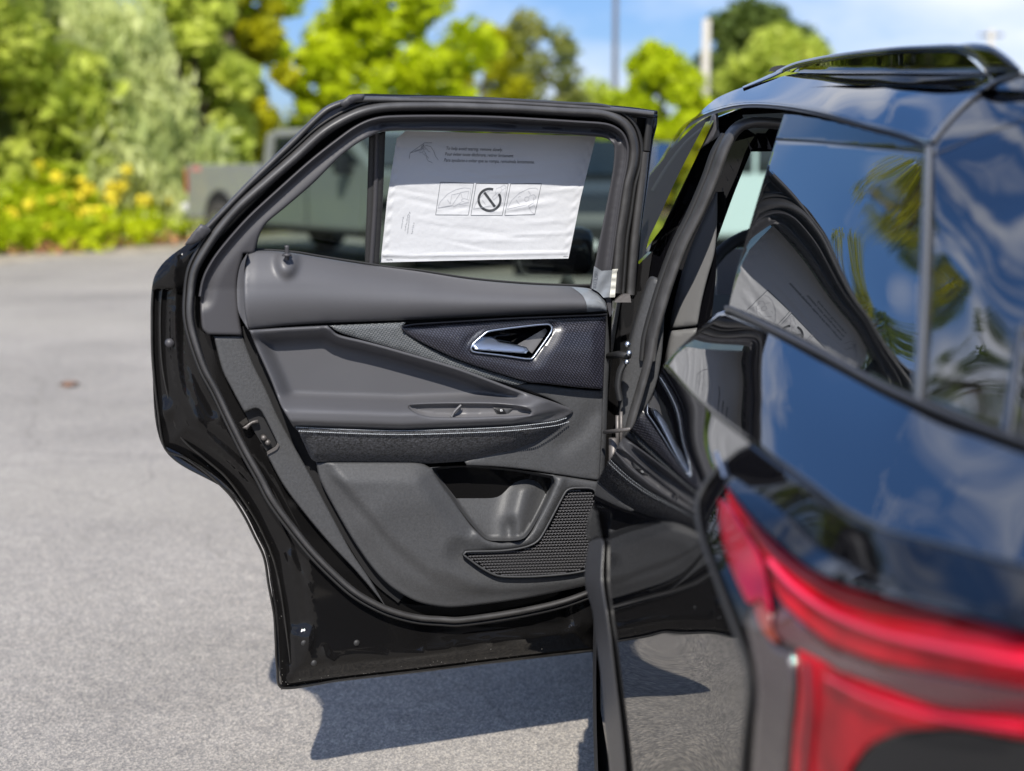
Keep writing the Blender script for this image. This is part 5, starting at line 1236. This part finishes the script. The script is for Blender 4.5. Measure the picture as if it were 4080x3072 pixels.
tree('broad pale willow in front of the other left-hand trees', 470, -20, 25, 3.8, 'willow', 2, 9000, .15, 1.4, .05)
tree('bright green bushy tree between the willow and the pickup truck', 740, -200, 27, 3.2, 'mid', 3, 8500, .14, 0, .04)
tree('yellowing tree left of the narrow sky gap above the pickup truck', 890, -420, 29, 2.8, 'gold', 4, 7000, .15, 0, .14)
tree('leafy green tree at the far left edge of the lot', -420, -500, 24, 6.0, 'mid', 5, 9000, .17, 0, .05)
tree('tall mixed green tree standing behind the willows', 250, -60, 33, 5.5, 'mid', 6, 6000, .2, 0, .2)
tree('large bright lime tree directly above the open door', 1530, -200, 33, 4.6, 'lime', 7, 10000, .15, 0, .10)
tree('smaller lime tree low in the gap behind the lime tree and the truck', 1290, 130, 31, 2.0, 'lime', 8, 5000, .14, 0, .05)
tree('thin olive tree with bare twigs right of the large lime tree', 2130, 60, 52, 6.0, 'olive', 9, 3200, .17, 0, .25, None, .6)
tree('olive tree with yellow patches close beside the large lime tree', 1950, 90, 46, 4.0, 'gold', 10, 2500, .16, 0, .25, None, .7)
tree('round lime tree between the thin pole and the pale pole', 2630, 175, 40, 3.3, 'lime', 11, 6500, .14, 0, .05)
tree('dark green tree behind the pale pole', 3010, 20, 75, 7.5, 'dark', 12, 9000, .26, 0, .10)
tree('mid green tree low in front of the dark green tree', 3120, 110, 68, 6.5, 'mid', 13, 7000, .24, 0, .08)
tree('pale green far tree peeping over the door right of the olive tree', 2380, 350, 60, 5.0, 'mid', 14, 3500, .22, 0, .05)
tree('olive leafed young tree at the lot edge mirrored in the rear side glass', -560, -1250, 21.5, 5.0, 'gold', 15, 9000, .05, 0, .45, None, .6, 'tree', 90)
tree('dark dense conifer left of the lot outside the frame', -1000, -1450, 22, 6.0, 'dark', 17, 13000, .075, 0, .12, None, 1.0, 'tree', 90)
tree('tall dark tree near the left side of the lot outside the frame', -2946, -3057, 14, 4.2, 'dark', 18, 15000, .055, 0, .12, None, 1.0, 'tree', 90)
tree('dense green tree left of the lot outside the frame', -2300, -600, 20, 6.5, 'mid', 16, 7000, .18, 0, .05)
tree('tall lime tree standing behind the yellowing tree', 860, -560, 31, 3.4, 'lime', 21, 8000, .14, 0, .40)
# far wooded horizon, reads as one mass
rnd = np.random.RandomState(77)
cl = [(rnd.uniform(-70, 90), rnd.uniform(85, 110), rnd.uniform(.5, 4.2), rnd.uniform(1.5, 3.0)) for _ in range(150)]
V, F = leaves(cl, 26000, .5, rnd)
tag(mesh('distant_woods', V, F, LF['olive'], None, False), kind='stuff')
# weeds and goldenrod on the verge
rnd = np.random.RandomState(5)
cl = []
for i in range(420):
    x = rnd.uniform(-16, -3.5); y0 = np.interp(x, [e_[0] for e_ in edge], [e_[1] for e_ in edge])
    d = rnd.uniform(.1, 4.6)
    cl.append((x, y0 + d, .15 + rnd.uniform(0, 1) * min(1.3, .12 + d * .30), rnd.uniform(.22, .5)))
V, F = leaves(cl, 30000, .09, rnd)
tag(mesh('verge_weeds', V, F, LF['lime'], None, False), kind='stuff')
cl2 = []
for (cx_, cz_, n_) in ((-8.35, .95, 8), (-7.3, .9, 9), (-6.85, .95, 9), (-8.3, .62, 8), (-8.7, .3, 9), (-5.9, .8, 4), (-7.9, 1.05, 5)):
    for _ in range(n_):
        cl2.append((cx_ + rnd.normal() * .5, 23.4 + rnd.uniform(-.6, 1.4), cz_ + rnd.normal() * .2, rnd.uniform(.07, .16)))
for _ in range(60):
    xx = rnd.uniform(-9.4, -6.2); cl2.append((xx, 22.4 + rnd.uniform(-.6, 1.9), rnd.uniform(.25, .95), rnd.uniform(.05, .15)))
V, F = leaves(cl2, 3600, .05, rnd)
tag(mesh('goldenrod_foliage', V, F, mat('goldenrod_yellow', (.80, .66, .03), .7), None, False), kind='stuff')
cl = [(x, np.interp(x, [e_[0] for e_ in edge], [e_[1] for e_ in edge]) + rnd.uniform(-.2, .8), .03, .25) for x in rnd.uniform(-13, -2, 60)]
V, F = leaves(cl, 1800, .05, rnd)
V[:, 2] = np.abs(V[:, 2])
tag(mesh('dry_leaves_litter', V, F, mat('dry_leaf_brown', (.42, .20, .09), .8), None, False), kind='stuff')
# fallen leaf on the asphalt
lf = atZ(278, 1541, 0.0)
V = [(0, 0, .03)]
for i in range(10):
    a = 2 * math.pi * i / 10; r = .075 if i % 2 else .045
    V.append((math.cos(a) * r, math.sin(a) * r * .8, .008 + (.03 if i % 3 == 0 else 0)))
o = mesh('fallen_leaf', V, [[0, i + 1, (i + 1) % 10 + 1] for i in range(10)], mat('brown_leaf', (.17, .095, .06), .8), None, False)
o.location = tuple(lf)
tag(o, 'brown curled leaf lying alone on the asphalt left of the door', 'leaf')
